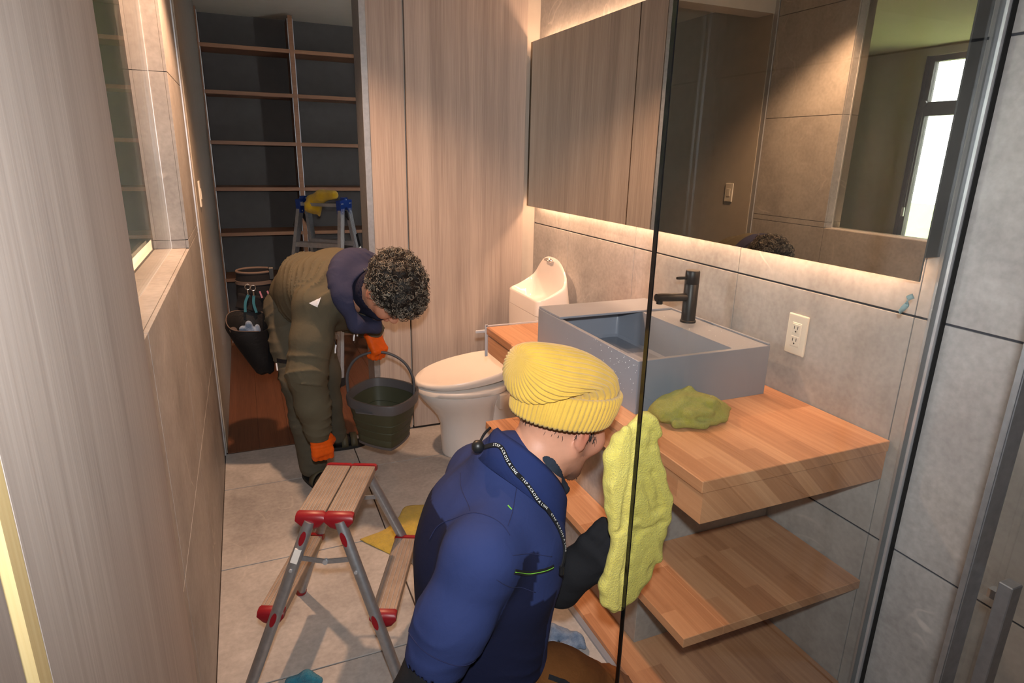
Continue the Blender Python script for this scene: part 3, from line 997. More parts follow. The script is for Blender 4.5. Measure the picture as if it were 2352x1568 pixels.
# ------------------------------------------------------------------ stepladder in the closet
LH = 1.165
lw, ls = np.array([0.80, -0.60, 0]), np.array([0.60, 0.80, 0])
LC = np.array([0.482, 4.30, 0])


def Lp(a, b, h):
    return LC + lw * a + ls * b + np.array([0, 0, h])


la = thing('stepladder', 'aluminium stepladder with blue plastic top brackets in the dark closet', 'stepladder', tuple(LC))
for sa in (-1, 1):
    for sb in (-1, 1):
        a, b = Lp(sa * 0.145, sb * 0.035, LH - 0.01), Lp(sa * 0.215, sb * 0.30, 0.0)
        lg = part('rail', ribbon(np.array([a, b]), ls, 0.050, 0.022), 'alu_dull', la)
        e = []
        for k in (-1, 0, 1):
            off = ls * 0.014 * k + lw * sa * 0.012
            e.append(ribbon(np.array([a + off, b + off]), ls, 0.005, 0.003))
        part('ridge', join(*e), 'alu', lg)
        d = (a - b) / np.linalg.norm(a - b)
        part('foot', ribbon(np.array([b + d * 0.055, b]), ls, 0.060, 0.034), 'black_rubber', lg)
    # blue bracket
    q = [(-0.078, 0.0), (-0.070, -0.085), (-0.035, -0.088), (-0.012, -0.045), (0.012, -0.045), (0.035, -0.088), (0.070, -0.085), (0.078, 0.0), (0.03, 0.004), (0.018, 0.018), (-0.018, 0.018), (-0.03, 0.004)]
    base = Lp(sa * 0.145 - 0.014, 0, LH)
    bk = part('bracket', prism([base + ls * u + np.array([0, 0, z]) for u, z in q], lw * 0.030), 'blue_plastic', la, label='blue plastic bracket')
    for rvm in [cyl(base + ls * u + np.array([0, 0, z]) - lw * 0.002, base + ls * u + np.array([0, 0, z]) + lw * 0.033, 0.004, 8) for u, z in ((-0.06, -0.02), (-0.045, -0.02), (0.06, -0.02), (0.045, -0.02), (-0.052, -0.072), (0.052, -0.072), (0.0, 0.005))]:
        part('rivet', rvm, 'alu', bk)
    k1, k2, k3 = base + np.array([0, 0, -0.075]) + lw * sa * 0.02, base + ls * -0.075 + np.array([0, 0, -0.17]) + lw * sa * 0.02, base + ls * 0.085 + np.array([0, 0, -0.16]) + lw * sa * 0.02
    part('lock_arm', join(ribbon(np.array([k1, k2]), ls, 0.026, 0.010), ribbon(np.array([k1, k3]), ls, 0.026, 0.010)), 'black', la)
for h, hw, sb0 in ((0.88, 0.165, 0.09), (0.60, 0.18, 0.165), (0.32, 0.195, 0.235)):
    for sb in (-1, 1):
        c = Lp(0, sb * sb0, h)
        part('step', ribbon(np.array([c - lw * hw, c + lw * hw]), ls, 0.055, 0.030), 'shelf_wood' if False else 'alu_dull', la)
part('top_plate', ribbon(np.array([Lp(-0.14, -0.035, LH - 0.03), Lp(0.14, -0.035, LH - 0.03)]), ls, 0.06, 0.02), 'alu_dull', la)
lb0, lb1 = Lp(0.172, 0.10, 0.94), Lp(0.185, 0.135, 0.80)
part('label_plate', ribbon(np.array([lb0, lb0 + (lb1 - lb0) * 0.62]), ls, 0.026, 0.002), 'black', la)
part('label_plate', ribbon(np.array([lb0 + (lb1 - lb0) * 0.64, lb1 + (lb1 - lb0) * 0.3]), ls, 0.026, 0.002), 'ivory', la)

# ------------------------------------------------------------------ cloths
M['terry_yellow'] = mat_terry('terry_yellow', lin(248, 232, 108), lin(238, 218, 90))
M['terry_green'] = mat_terry('terry_green', lin(188, 184, 70), lin(162, 160, 56))
M['terry_gold'] = mat_terry('terry_gold', lin(218, 188, 40), lin(182, 156, 30))
M['terry_deep'] = mat_terry('terry_deep', lin(226, 184, 16), lin(200, 158, 8))
M['terry_blue'] = mat_terry('terry_blue', lin(150, 172, 200), lin(84, 112, 150))
M['terry_teal'] = mat_terry('terry_teal', lin(30, 150, 180), lin(10, 90, 120))


def flat_cloth(poly, z0, amp, seed, n=96, m=22, thick=0.004, fine=34):
    P = spline(list(poly) + [poly[0]], n)[:-1]
    n = len(P)
    c = P.mean(0)
    top, bot = [], []
    for k in range(m):
        f = 1 - k / (m - 0.6)
        R = c + (P - c) * f
        q = np.column_stack([R, np.zeros(n)])
        z = z0 + thick + amp * (0.55 + 0.45 * hnoise(q, fine, seed)) * (1 - f ** 6) + amp * 0.35 * (0.5 + 0.5 * hnoise(q, fine * 2.6, seed + 5))
        top.append(np.column_stack([R, z]))
        bot.append(np.column_stack([R, np.maximum(z0, z - thick)]))
    return loft(list(reversed(bot)) + top)


single('cleaning_cloth', flat_cloth([(0.300, 2.175), (0.365, 2.080), (0.470, 1.945), (0.60, 1.93), (0.70, 2.08), (0.660, 2.300), (0.580, 2.335), (0.520, 2.345), (0.470, 2.268), (0.395, 2.205)], 0.0005, 0.012, 11), 'terry_gold',
       'crumpled mustard yellow cleaning cloth lying flat on the floor tiles', 'cloth', True)


def fold_cloth(left, right, zs, y0, amp, seed, thick=0.010, n=36, m=64, lean=0.0):
    zz = np.linspace(0, 1, m)
    t = np.linspace(0, 1, len(zs))
    Z, L, Rr = np.interp(zz, t, zs), np.interp(zz, t, left), np.interp(zz, t, right)
    # smooth outlines
    for A in (L, Rr):
        A[1:-1] = (A[:-2] + 2 * A[1:-1] + A[2:]) / 4
        A[1:-1] = (A[:-2] + 2 * A[1:-1] + A[2:]) / 4
    rings = []
    s = np.linspace(0, 1, n)
    for i in range(m):
        X = L[i] + (Rr[i] - L[i]) * s
        q = np.column_stack([X * 1.0, np.zeros(n), np.full(n, Z[i]) * 0.45])
        edge = np.sin(PI * s) ** 0.35
        dy = amp * (hnoise(q, 42, seed) * 0.6 + 0.5 * np.sin(s * 7 + Z[i] * 14 + seed)) * edge + amp * 0.45 * hnoise(q * np.array([1, 1, 2.2]), 90, seed + 3)
        th = thick * (0.55 + 0.45 * edge)
        f = np.column_stack([X, y0 + dy - th / 2 + lean * (1 - zz[i]), np.full(n, Z[i])])
        b = np.column_stack([X, y0 + dy + th / 2 + lean * (1 - zz[i]), np.full(n, Z[i])])
        rings.append(np.vstack([f, b[::-1]]))
    return loft(rings)

# ------------------------------------------------------------------ soft bodies: smooth-union distance field, surface-netted
class Field:
    def __init__(self, lo, hi, h):
        self.lo, self.h = np.array(lo, np.float32), h
        self.n = np.ceil((np.array(hi) - np.array(lo)) / h).astype(int) + 1
        self.D = np.full(self.n, 0.5, np.float32)

    def _sub(self, lo, hi):
        a = np.clip(np.floor((np.array(lo) - self.lo) / self.h).astype(int), 0, self.n)
        b = np.clip(np.ceil((np.array(hi) - self.lo) / self.h).astype(int) + 1, 0, self.n)
        if np.any(b <= a):
            return None, None
        ax = [self.lo[i] + self.h * np.arange(a[i], b[i], dtype=np.float32) for i in range(3)]
        P = np.stack(np.meshgrid(*ax, indexing='ij'), -1)
        return tuple(slice(a[i], b[i]) for i in range(3)), P

    def _blend(self, sl, d, k, sub):
        D = self.D[sl]
        if sub:
            d = -d
            if k > 0:
                hh = np.clip(0.5 - 0.5 * (D - d) / k, 0, 1)
                self.D[sl] = D * (1 - hh) + d * hh + k * hh * (1 - hh)
            else:
                self.D[sl] = np.maximum(D, d)
        else:
            if k > 0:
                hh = np.clip(0.5 + 0.5 * (D - d) / k, 0, 1)
                self.D[sl] = D * (1 - hh) + d * hh - k * hh * (1 - hh)
            else:
                self.D[sl] = np.minimum(D, d)

    def cone(self, a, b, ra, rb, k=0.02, sub=False):
        a, b = np.array(a, np.float32), np.array(b, np.float32)
        m = max(ra, rb) + 2.2 * k + 4 * self.h
        sl, P = self._sub(np.minimum(a, b) - m, np.maximum(a, b) + m)
        if sl is None:
            return self
        ab = b - a
        t = np.clip(((P - a) @ ab) / max(1e-9, float(ab @ ab)), 0, 1)
        d = np.linalg.norm(P - a - t[..., None] * ab, axis=-1) - (ra + (rb - ra) * t)
        self._blend(sl, d, k, sub)
        return self

    def chain(self, pts, rad, k=0.02, sub=False):
        for i in range(len(pts) - 1):
            self.cone(pts[i], pts[i + 1], rad[i], rad[i + 1], k, sub)
        return self

    def ell(self, c, r, R=None, k=0.02, sub=False):
        c, r = np.array(c, np.float32), np.array(r, np.float32)
        m = float(r.max()) + 2.2 * k + 4 * self.h
        sl, P = self._sub(c - m, c + m)
        if sl is None:
            return self
        q = P - c
        if R is not None:
            q = q @ np.array(R, np.float32)
        k0 = np.linalg.norm(q / r, axis=-1)
        k1 = np.linalg.norm(q / (r * r), axis=-1) + 1e-9
        self._blend(sl, (k0 * (k0 - 1) / k1).astype(np.float32), k, sub)
        return self

    def half(self, p, n, k=0.0):
        """cut away everything on the +n side of the plane through p"""
        n = np.array(n, np.float32)
        n /= np.linalg.norm(n)
        ax = [self.lo[i] + self.h * np.arange(self.n[i], dtype=np.float32) for i in range(3)]
        d = (ax[0][:, None, None] - p[0]) * n[0] + (ax[1][None, :, None] - p[1]) * n[1] + (ax[2][None, None, :] - p[2]) * n[2]
        self.D = np.maximum(self.D, d.astype(np.float32))
        return self

    def ripple(self, fn):
        ax = [self.lo[i] + self.h * np.arange(self.n[i], dtype=np.float32) for i in range(3)]
        near = np.abs(self.D) < 0.03
        I = np.argwhere(near)
        P = self.lo + self.h * I
        self.D[near] += fn(P).astype(np.float32)
        return self

    def mesh(self, smooth=2):
        D, n = self.D, self.n
        s = D < 0
        cnt = np.zeros(n - 1, np.int8)
        for dx in (0, 1):
            for dy in (0, 1):
                for dz in (0, 1):
                    cnt += s[dx:n[0] - 1 + dx, dy:n[1] - 1 + dy, dz:n[2] - 1 + dz]
        act = (cnt > 0) & (cnt < 8)
        I = np.argwhere(act)
        idx = np.full(n - 1, -1, np.int64)
        idx[act] = np.arange(len(I))
        acc = np.zeros((len(I), 3))
        num = np.zeros(len(I))
        cor = [(0, 0, 0), (1, 0, 0), (0, 1, 0), (1, 1, 0), (0, 0, 1), (1, 0, 1), (0, 1, 1), (1, 1, 1)]
        vals = [D[I[:, 0] + c[0], I[:, 1] + c[1], I[:, 2] + c[2]] for c in cor]
        for i in range(8):
            for j in range(i + 1, 8):
                if sum(abs(cor[i][k] - cor[j][k]) for k in range(3)) != 1:
                    continue
                a, b = vals[i], vals[j]
                x = (a < 0) != (b < 0)
                t = np.where(x, a / np.where(x, a - b, 1), 0)
                p = np.array(cor[i]) + t[:, None] * (np.array(cor[j]) - np.array(cor[i]))
                acc += p * x[:, None]
                num += x
        V = self.lo + self.h * (I + acc / num[:, None])
        F = []
        for ax in range(3):
            o = [0, 0, 0]
            o[ax] = 1
            A = s[:n[0] - o[0], :n[1] - o[1], :n[2] - o[2]]
            B = s[o[0]:, o[1]:, o[2]:]
            E = np.argwhere(A != B)
            u, v = (ax + 1) % 3, (ax + 2) % 3
            ok = (E[:, u] > 0) & (E[:, v] > 0) & (E[:, u] < n[u] - 1) & (E[:, v] < n[v] - 1)
            E = E[ok]
            du, dv = np.zeros(3, int), np.zeros(3, int)
            du[u], dv[v] = 1, 1
            q = [idx[tuple((E - x).T)] for x in (du + dv, dv, np.zeros(3, int), du)]
            Q = np.stack(q, 1)
            flip = ~A[tuple(E.T)]
            Q[flip] = Q[flip][:, ::-1]
            F.append(Q)
        F = np.vstack(F)
        F = F[(F >= 0).all(1)]
        for _ in range(smooth):
            S_ = np.zeros_like(V)
            C_ = np.zeros(len(V))
            for a, b in ((0, 1), (1, 2), (2, 3), (3, 0)):
                np.add.at(S_, F[:, a], V[F[:, b]])
                np.add.at(C_, F[:, a], 1)
            V = 0.5 * V + 0.5 * S_ / np.maximum(C_, 1)[:, None]
        return V, [tuple(x) for x in F.tolist()]


def basis(f, u):
    """columns: forward, left, up"""
    f = np.array(f, float)
    f /= np.linalg.norm(f)
    u = np.array(u, float)
    u -= f * (u @ f)
    u /= np.linalg.norm(u)
    return np.column_stack([f, np.cross(u, f), u])


def head(F, R, t, k=0.012):
    T = lambda p: R @ np.array(p, float) + np.array(t, float)
    E = lambda c, r, kk=k, sub=False: F.ell(T(c), r, R, kk, sub)
    Cn = lambda a, b, ra, rb, kk=k, sub=False: F.cone(T(a), T(b), ra, rb, kk, sub)
    E((-0.014, 0, 0.042), (0.098, 0.077, 0.090), 0.0)
    E((0.034, 0, -0.018), (0.064, 0.062, 0.088), 0.03)
    Cn((0.025, 0, -0.065), (0.074, 0, -0.108), 0.044, 0.021, 0.03)
    for s in (-1, 1):
        Cn((-0.004, s * 0.053, -0.050), (0.062, s * 0.018, -0.108), 0.021, 0.015, 0.03)
        E((0.066, s * 0.040, -0.026), (0.030, 0.026, 0.030), 0.02)
        E((0.104, s * 0.032, 0.006), (0.016, 0.019, 0.012), 0.014, True)
        E((0.081, s * 0.031, 0.004), (0.0135, 0.0135, 0.0135), 0.003)
        Cn((0.094, s * 0.012, 0.023), (0.076, s * 0.052, 0.022), 0.010, 0.008, 0.014)
        # ear
        E((-0.008, s * 0.079, -0.004), (0.019, 0.007, 0.032), 0.006)
        E((-0.004, s * 0.088, 0.002), (0.010, 0.007, 0.018), 0.004, True)
        E((-0.001, s * 0.077, -0.030), (0.009, 0.006, 0.011), 0.006)
        E((0.104, s * 0.011, -0.034), (0.010, 0.008, 0.008), 0.006)
    Cn((0.096, 0, 0.014), (0.114, 0, -0.028), 0.0075, 0.0115, 0.014)
    E((0.097, 0, -0.059), (0.011, 0.023, 0.0055), 0.006)
    E((0.096, 0, -0.070), (0.011, 0.020, 0.0065), 0.006)
    E((0.104, 0, -0.0645), (0.012, 0.020, 0.0014), 0.002, True)
    Cn((-0.030, 0, -0.035), (-0.048, 0, -0.140), 0.058, 0.060, 0.03)


def hand(F, R, t, curl, thumb=((0.45, 0.75, -0.35), (0.85, 0.25, -0.45)), side=1, fat=1.0, spread=0.0, k=0.008):
    """hand frame: x = fingers, y = thumb side (times side), z = back of hand"""
    T = lambda p: R @ (np.array(p, float) * np.array([1, side, 1])) + np.array(t, float)
    q = 0.0098 * fat
    F.cone(T((-0.035, 0, 0)), T((0.0, 0, 0)), 0.027 * fat, 0.026 * fat, 0.012)
    for y0 in (-0.028, -0.009, 0.010, 0.028):
        F.cone(T((0.004, y0 * 0.62, 0)), T((0.084, y0, 0.002)), 0.017 * fat, 0.0135 * fat, 0.012)
    F.cone(T((0.012, 0.022, -0.006)), T((0.048, 0.034, -0.012)), 0.018 * fat, 0.014 * fat, 0.012)
    for i, (y0, L) in enumerate(zip((0.030, 0.010, -0.010, -0.029), (0.072, 0.080, 0.074, 0.058))):
        c = curl[i] if hasattr(curl[0], '__len__') else curl
        p = np.array([0.086, y0, 0.001])
        ang = 0.0
        pts = [p]
        for a, f in zip(c, (0.46, 0.30, 0.24)):
            ang += a
            p = p + L * f * np.array([math.cos(ang), spread * y0, -math.sin(ang)])
            pts.append(p)
        F.chain([T(x) for x in pts], [q * 1.12, q * 1.05, q * 0.98, q * 0.86], 0.004)
    d1, d2 = np.array(thumb[0]), np.array(thumb[1])
    p0 = np.array([0.026, 0.030, -0.008])
    p1 = p0 + 0.042 * d1 / np.linalg.norm(d1)
    p2 = p1 + 0.034 * d2 / np.linalg.norm(d2)
    F.chain([T(p0), T(p1), T(p2)], [q * 1.5, q * 1.2, q * 0.95], 0.008)


from mathutils.bvhtree import BVHTree


def bvh(vf):
    return BVHTree.FromPolygons([tuple(x) for x in vf[0]], [tuple(f) for f in vf[1]])


def snap(tree, p, off=0.0):
    c, n, _, _ = tree.find_nearest(Vector(p))
    d = Vector(p) - c
    if n.dot(d) < 0 and False:
        n = -n
    return np.array(c + n * off), np.array(n)


M['skin'] = mat_fabric('skin', None, 0.5, 0.10, 40, 500, 0.10, attr=True, sheen=0.0)
M['skin'].node_tree.nodes['Principled BSDF'].inputs['Subsurface Weight'].default_value = 0.08
M['skin'].node_tree.nodes['Principled BSDF'].inputs['Subsurface Radius'].default_value = (0.01, 0.004, 0.002)
M['skin'].node_tree.nodes['Principled BSDF'].inputs['Specular IOR Level'].default_value = 0.35
M['olive'] = mat_fabric('olive', lin(88, 83, 68), 0.85, 0.14, 7, 1200, 0.25)
M['olive_trouser'] = mat_fabric('olive_trouser', lin(84, 81, 70), 0.9, 0.14, 7, 1200, 0.25)
M['navy_hood'] = mat_fabric('navy_hood', lin(54, 56, 80), 0.95, 0.12, 9, 900, 0.3)
M['navy_in'] = mat_fabric('navy_in', lin(34, 34, 52), 0.95, 0.12, 9, 900, 0.3)
M['orange_glove'] = mat_fabric('orange_glove', lin(226, 92, 18), 0.55, 0.16, 60, 300, 0.3, sheen=0.0)
M['black_cloth'] = mat_fabric('black_cloth', lin(30, 30, 33), 0.92, 0.15, 10, 700, 0.3)
M['black_vinyl'] = mat_fabric('black_vinyl', lin(24, 24, 26), 0.5, 0.2, 12, 160, 0.35, sheen=0.0)
M['taupe_tape'] = mat_fabric('taupe_tape', lin(92, 80, 74), 0.85, 0.1)
M['shirt'] = mat_fabric('shirt', None, 0.88, 0.10, 8, 1400, 0.2, attr=True)
M['brown_trouser'] = mat_fabric('brown_trouser', lin(104, 64, 30), 0.92, 0.25, 12, 900, 0.35)
M['reflective'] = mat_plain('reflective', lin(228, 228, 232), 0.35, var=0.02)
M['red_thread'] = mat_plain('red_thread', lin(190, 30, 70), 0.7)
M['green_zip'] = mat_plain('green_zip', lin(120, 190, 60), 0.5)

# ================================================================== person bending over the bucket
p1 = thing('person', 'person in olive jacket and orange gloves bending over with the bucket', 'person', (0.20, 2.88, 0.0))
FD = np.array([0.43, -0.90, 0.0])
R1 = basis((0.22, -0.32, -0.92), (0.47, -0.86, 0.05))
T1 = np.array([0.478, 2.305, 0.965])
RS, RE, RW = (0.222, 2.42, 0.905), (0.162, 2.36, 0.655), (0.187, 2.375, 0.405)
LS, LE, LW = (0.50, 2.56, 0.905), (0.372, 2.665, 0.790), (0.452, 2.560, 0.748)
PV = (0.190, 2.965, 0.800)
RHp, RK, RA = (0.145, 2.935, 0.775), (0.158, 2.745, 0.485), (0.185, 2.735, 0.075)
LHp, LK, LA = (0.250, 3.00, 0.775), (0.286, 2.985, 0.43), (0.322, 3.035, 0.080)
SP = [(0.195, 2.94, 0.835), (0.240, 2.77, 0.900), (0.315, 2.58, 0.935), (0.385, 2.43, 0.95)]

b = Field((-0.08, 2.05, -0.01), (0.72, 3.15, 1.15), 0.0048)
head(b, R1, T1)
nk = R1 @ np.array([-0.048, 0, -0.140]) + T1
b.chain([nk, SP[3]], [0.058, 0.07], 0.03)
b.chain(SP[::-1], [0.085, 0.105, 0.10, 0.10], 0.04)
b.cone(RS, LS, 0.05, 0.05, 0.05)
b.chain([RS, RE, RW], [0.045, 0.036, 0.026], 0.02)
b.chain([LS, LE, LW], [0.045, 0.036, 0.026], 0.02)
b.cone(RHp, LHp, 0.085, 0.085, 0.05)
b.chain([RHp, RK, RA], [0.075, 0.050, 0.036], 0.03)
b.chain([LHp, LK, LA], [0.075, 0.050, 0.036], 0.03)
b.chain([(0.172, 2.76, 0.035), (0.235, 2.62, 0.028)], [0.032, 0.026], 0.02)
b.chain([(0.300, 3.035, 0.038), (0.375, 3.035, 0.032), (0.412, 3.035, 0.027)], [0.031, 0.031, 0.024], 0.02)
bv = b.mesh(1)


def skin_cols(V, R, t, beard=False):
    q = (V - t) @ R
    c = np.tile(np.array(lin(196, 142, 116)[:3]), (len(V), 1))
    def blend(mask, col):
        w = np.clip(mask, 0, 1)[:, None]
        return c * (1 - w) + np.array(col[:3]) * w
    ear = np.exp(-(((np.abs(q[:, 1]) - 0.082) / 0.012) ** 2 + (q[:, 0] / 0.03) ** 2 + (q[:, 2] / 0.04) ** 2))
    c = blend(ear * 0.6, lin(196, 108, 90))
    chk = np.exp(-(((q[:, 0] - 0.07) / 0.03) ** 2 + ((np.abs(q[:, 1]) - 0.05) / 0.03) ** 2 + ((q[:, 2] + 0.03) / 0.03) ** 2))
    c = blend(chk * 0.35, lin(190, 112, 92))
    lip = np.exp(-(((q[:, 2] + 0.064) / 0.010) ** 2 + (q[:, 1] / 0.024) ** 2)) * (q[:, 0] > 0.09)
    c = blend(lip * 0.6, lin(160, 84, 78))
    brow = np.exp(-(((q[:, 2] - 0.026) / 0.006) ** 2)) * (np.abs(np.abs(q[:, 1]) - 0.032) < 0.022) * (q[:, 0] > 0.06)
    c = blend(brow * 0.9, lin(40, 30, 28))
    if beard:
        jaw = np.exp(-(((q[:, 2] + 0.112) / 0.018) ** 2)) * (q[:, 0] > 0.03)
        c = blend(jaw * 0.75, lin(60, 46, 44))
        side = np.exp(-(((q[:, 0] - 0.028) / 0.016) ** 2)) * (q[:, 2] > -0.055) * (q[:, 2] < 0.05) * (np.abs(q[:, 1]) > 0.04)
        c = blend(side * 0.45, lin(74, 56, 54))
        stub = np.clip((-0.05 - q[:, 2]) / 0.05, 0, 1) * (q[:, 0] > 0.0) * (q[:, 2] > -0.15)
        c = blend(stub * 0.22, lin(96, 78, 76))
        nape = np.exp(-(((q[:, 2] - 0.0) / 0.016) ** 2)) * (q[:, 0] < -0.02)
        c = blend(nape * 0.35, lin(80, 62, 60))
        mole = np.exp(-((np.linalg.norm(q - np.array([0.016, -0.060, -0.062]), axis=1) / 0.0055) ** 2))
        c = blend(mole * 0.9, lin(84, 46, 46))
    else:
        sock = (V[:, 2] < 0.16) & (np.linalg.norm(V - t, axis=1) > 0.4)
        c[sock] = np.array(lin(26, 24, 24)[:3])
    return c


part('body', bv, 'skin', p1, True, col=skin_cols(bv[0], R1, T1))

# jacket
j = Field((-0.06, 2.22, 0.33), (0.66, 3.14, 1.14), 0.005)
j.chain([(0.195, 2.975, 0.81), SP[0], SP[1], SP[2], (0.375, 2.46, 0.935)], [0.108, 0.116, 0.136, 0.146, 0.115], 0.05)
j.ell((0.235, 2.78, 0.865), (0.16, 0.13, 0.140), basis(FD, (0, 0, 1)), 0.05)
j.ell((0.31, 2.58, 0.905), (0.15, 0.175, 0.150), basis(FD, (0, 0, 1)), 0.05)
j.cone(RS, (0.34, 2.50, 0.96), 0.088, 0.10, 0.05)
j.cone(LS, (0.38, 2.52, 0.96), 0.085, 0.10, 0.05)
j.chain([RS, (0.190, 2.388, 0.78), RE, (0.176, 2.368, 0.52), RW], [0.082, 0.076, 0.071, 0.062, 0.050], 0.025)
j.chain([LS, (0.43, 2.63, 0.84), LE, LW], [0.080, 0.074, 0.064, 0.046], 0.03)
# hem band and folds
for a, bb_, r in [] and [((0.10, 2.86, 1.02), (0.22, 2.80, 0.86), 0.010), ((0.14, 2.80, 1.03), (0.165, 2.62, 0.86), 0.010), ((0.20, 2.72, 1.04), (0.20, 2.54, 0.88), 0.009), ((0.26, 2.62, 1.05), (0.245, 2.45, 0.95), 0.009),
                 ((0.085, 2.93, 0.96), (0.10, 2.80, 0.80), 0.010), ((0.145, 2.33, 0.70), (0.235, 2.36, 0.66), 0.008), ((0.12, 2.34, 0.62), (0.21, 2.32, 0.60), 0.008), ((0.13, 2.33, 0.78), (0.22, 2.34, 0.84), 0.009),
                 ((0.15, 2.33, 0.47), (0.23, 2.35, 0.45), 0.006), ((0.14, 2.35, 0.43), (0.235, 2.37, 0.425), 0.006), ((0.155, 2.42, 0.88), (0.20, 2.62, 0.80), 0.011), ((0.17, 2.50, 0.84), (0.14, 2.74, 0.78), 0.010)]:
    j.cone(a, bb_, r * 0.7, r * 0.7, 0.022)


def creases(P, a, b, n, amp, seed, warp=0.9, sharp=2.6):
    """sharp folds lying across the axis a-b"""
    a, b = np.array(a, float), np.array(b, float)
    t = (P - a) @ (b - a) / ((b - a) @ (b - a))
    ph = t * n * PI + 1.9 * warp * hnoise(P, 14, seed) + 0.6 * warp * hnoise(P, 38, seed + 1)
    ridge = (1 - np.abs(np.sin(ph))) ** sharp
    gate = np.clip(0.2 + 1.1 * hnoise(P, 17, seed + 2), 0, 1)
    return -amp * ridge * gate * ((t > -0.15) & (t < 1.15))


def near_seg(P, a, b, r):
    a, b = np.array(a, float), np.array(b, float)
    t = np.clip((P - a) @ (b - a) / ((b - a) @ (b - a)), 0, 1)
    d = np.linalg.norm(P - a - t[:, None] * (b - a), axis=1)
    return np.clip((r - d) / 0.03, 0, 1)


def jfold(P):
    armm = np.maximum(near_seg(P, RS, RE, 0.105), near_seg(P, RE, RW, 0.10))
    return (1 - armm) * creases(P, SP[0], SP[3], 13, 0.016, 101, 1.3) + armm * (creases(P, RS, RE, 5, 0.010, 103, 1.2) + creases(P, RE, RW, 7, 0.009, 107, 1.2)) + 0.0015 * hnoise(P, 70, 2)


j.ripple(jfold)
# open neck
j.cone(SP[3], (0.47, 2.28, 0.95), 0.085, 0.10, 0.01, True)
jv = j.mesh(1)
jk = part('jacket', jv, 'olive', p1, True)
jt = bvh(jv)
# cuffs
for A, B_, nm in ((RE, RW, 0), (LE, LW, 1)):
    A, B_ = np.array(A), np.array(B_)
    d = (B_ - A) / np.linalg.norm(B_ - A)
    part('cuff', tube(np.array([B_ - d * 0.03, B_ - d * 0.012, B_ + d * 0.012, B_ + d * 0.014]), [0.0475, 0.0495, 0.046, 0.040], 22), 'olive', jk, 60.0)
part('cuff_tab', prism([np.array(RW) + np.array(q) for q in ((-0.012, -0.0490, 0.016), (0.012, -0.0490, 0.012), (0.012, -0.0490, 0.030), (-0.012, -0.0490, 0.034))], (0, 0.004, 0)), 'black_cloth', jk)
# white triangle badge on the upper back
tri = []
for q in ((0.187, 2.339, 0.930), (0.232, 2.334, 0.950), (0.216, 2.329, 0.914)):
    c, n = snap(jt, q, 0.002)
    tri.append(c)
tri = np.array(tri)
n_ = np.cross(tri[1] - tri[0], tri[2] - tri[0])
n_ /= np.linalg.norm(n_)
if n_ @ (tri[0] - np.array(RS)) < 0:
    n_ = -n_
tv = []
sub = 5
tri_pts, tri_f, ix = [], [], {}
for a in range(sub + 1):
    for c_ in range(sub + 1 - a):
        w_ = np.array([a, c_, sub - a - c_]) / sub
        ix[(a, c_)] = len(tri_pts)
        tri_pts.append(snap(jt, w_ @ tri + n_ * 0.004, 0.0022)[0])
for a in range(sub):
    for c_ in range(sub - a):
        tri_f.append((ix[(a, c_)], ix[(a + 1, c_)], ix[(a, c_ + 1)]))
        if a + c_ < sub - 1:
            tri_f.append((ix[(a + 1, c_)], ix[(a + 1, c_ + 1)], ix[(a, c_ + 1)]))
part('badge', (np.array(tri_pts), tri_f), 'reflective', jk, label='white triangular badge')
# reflective zip pulls hanging from the front
for x, y, z, l in ((0.360, 2.43, 0.806, 0.022), (0.373, 2.43, 0.792, 0.030), (0.358, 2.43, 0.772, 0.028), (0.420, 2.41, 0.832, 0.018), (0.279, 2.385, 0.748, 0.034)):
    part('zip_pull', ribbon(np.array([(x, y, z), (x - 0.003, y, z - l / 2), (x - 0.004, y + 0.002, z - l)]), (1, 0, 0), 0.0055, 0.002), 'reflective', jk)
    part('zip_cord', tube(spline([(x - 0.012, y + 0.03, z + 0.055), (x - 0.006, y + 0.012, z + 0.03), (x, y, z)], 8), 0.0014, 6), 'black_cloth', jk)

# hood of the sweatshirt lying round the neck
hr = []
hc = np.array([0.405, 2.405, 0.955])
hu = np.array([0.47, -0.86, 0.05])
hu /= np.linalg.norm(hu)
hs = np.array([-0.88, -0.47, 0.0])
hs /= np.linalg.norm(hs)
hz_ = np.cross(hs, hu)
if hz_[2] < 0:
    hz_ = -hz_
hf = Field((0.16, 2.14, 0.74), (0.66, 2.66, 1.14), 0.0048)
pts, rr = [], []
for i in range(13):
    a = -0.62 * PI + 1.24 * PI * i / 12
    w_ = hc + hs * 0.102 * math.sin(a) + hz_ * (0.098 * math.cos(a)) - hu * (0.055 * math.cos(a) + 0.005)
    pts.append(w_)
    rr.append(0.034 + 0.016 * math.cos(a))
hf.chain(pts, rr, 0.03)
hf.chain([p + hu * 0.032 + (hc - p) * 0.06 for p in pts], [0.016] * 13, 0.012)
hf.chain([pts[0], hc - hz_ * 0.105 + hu * 0.03, pts[-1]], [0.034, 0.034, 0.034], 0.03)
hf.cone(hc - hu * 0.11, hc + hu * 0.01, 0.11, 0.09, 0.04)
hf.chain([pts[11], hc + hs * 0.075 - hz_ * 0.115 + hu * 0.035, hc - hz_ * 0.15 + hu * 0.05], [0.034, 0.034, 0.022], 0.03)
hf.ripple(lambda P: creases(P, pts[12], pts[4], 7, 0.009, 111, 1.4))
hf.cone(hc - hu * 0.035 - hz_ * 0.005, hc + hu * 0.18 - hz_ * 0.03, 0.080, 0.125, 0.012, True)
hf.ripple(lambda P: 0.002 * hnoise(P, 60, 9) + 0.003 * hnoise(P, 30, 12))
hv = hf.mesh(1)
part('hood', hv, 'navy_hood', p1, True)
gt = Field((0.28, 2.14, 0.74), (0.6, 2.55, 1.10), 0.005)
gt.cone(hc - hu * 0.06, hc + hu * 0.055, 0.082, 0.078, 0.0)
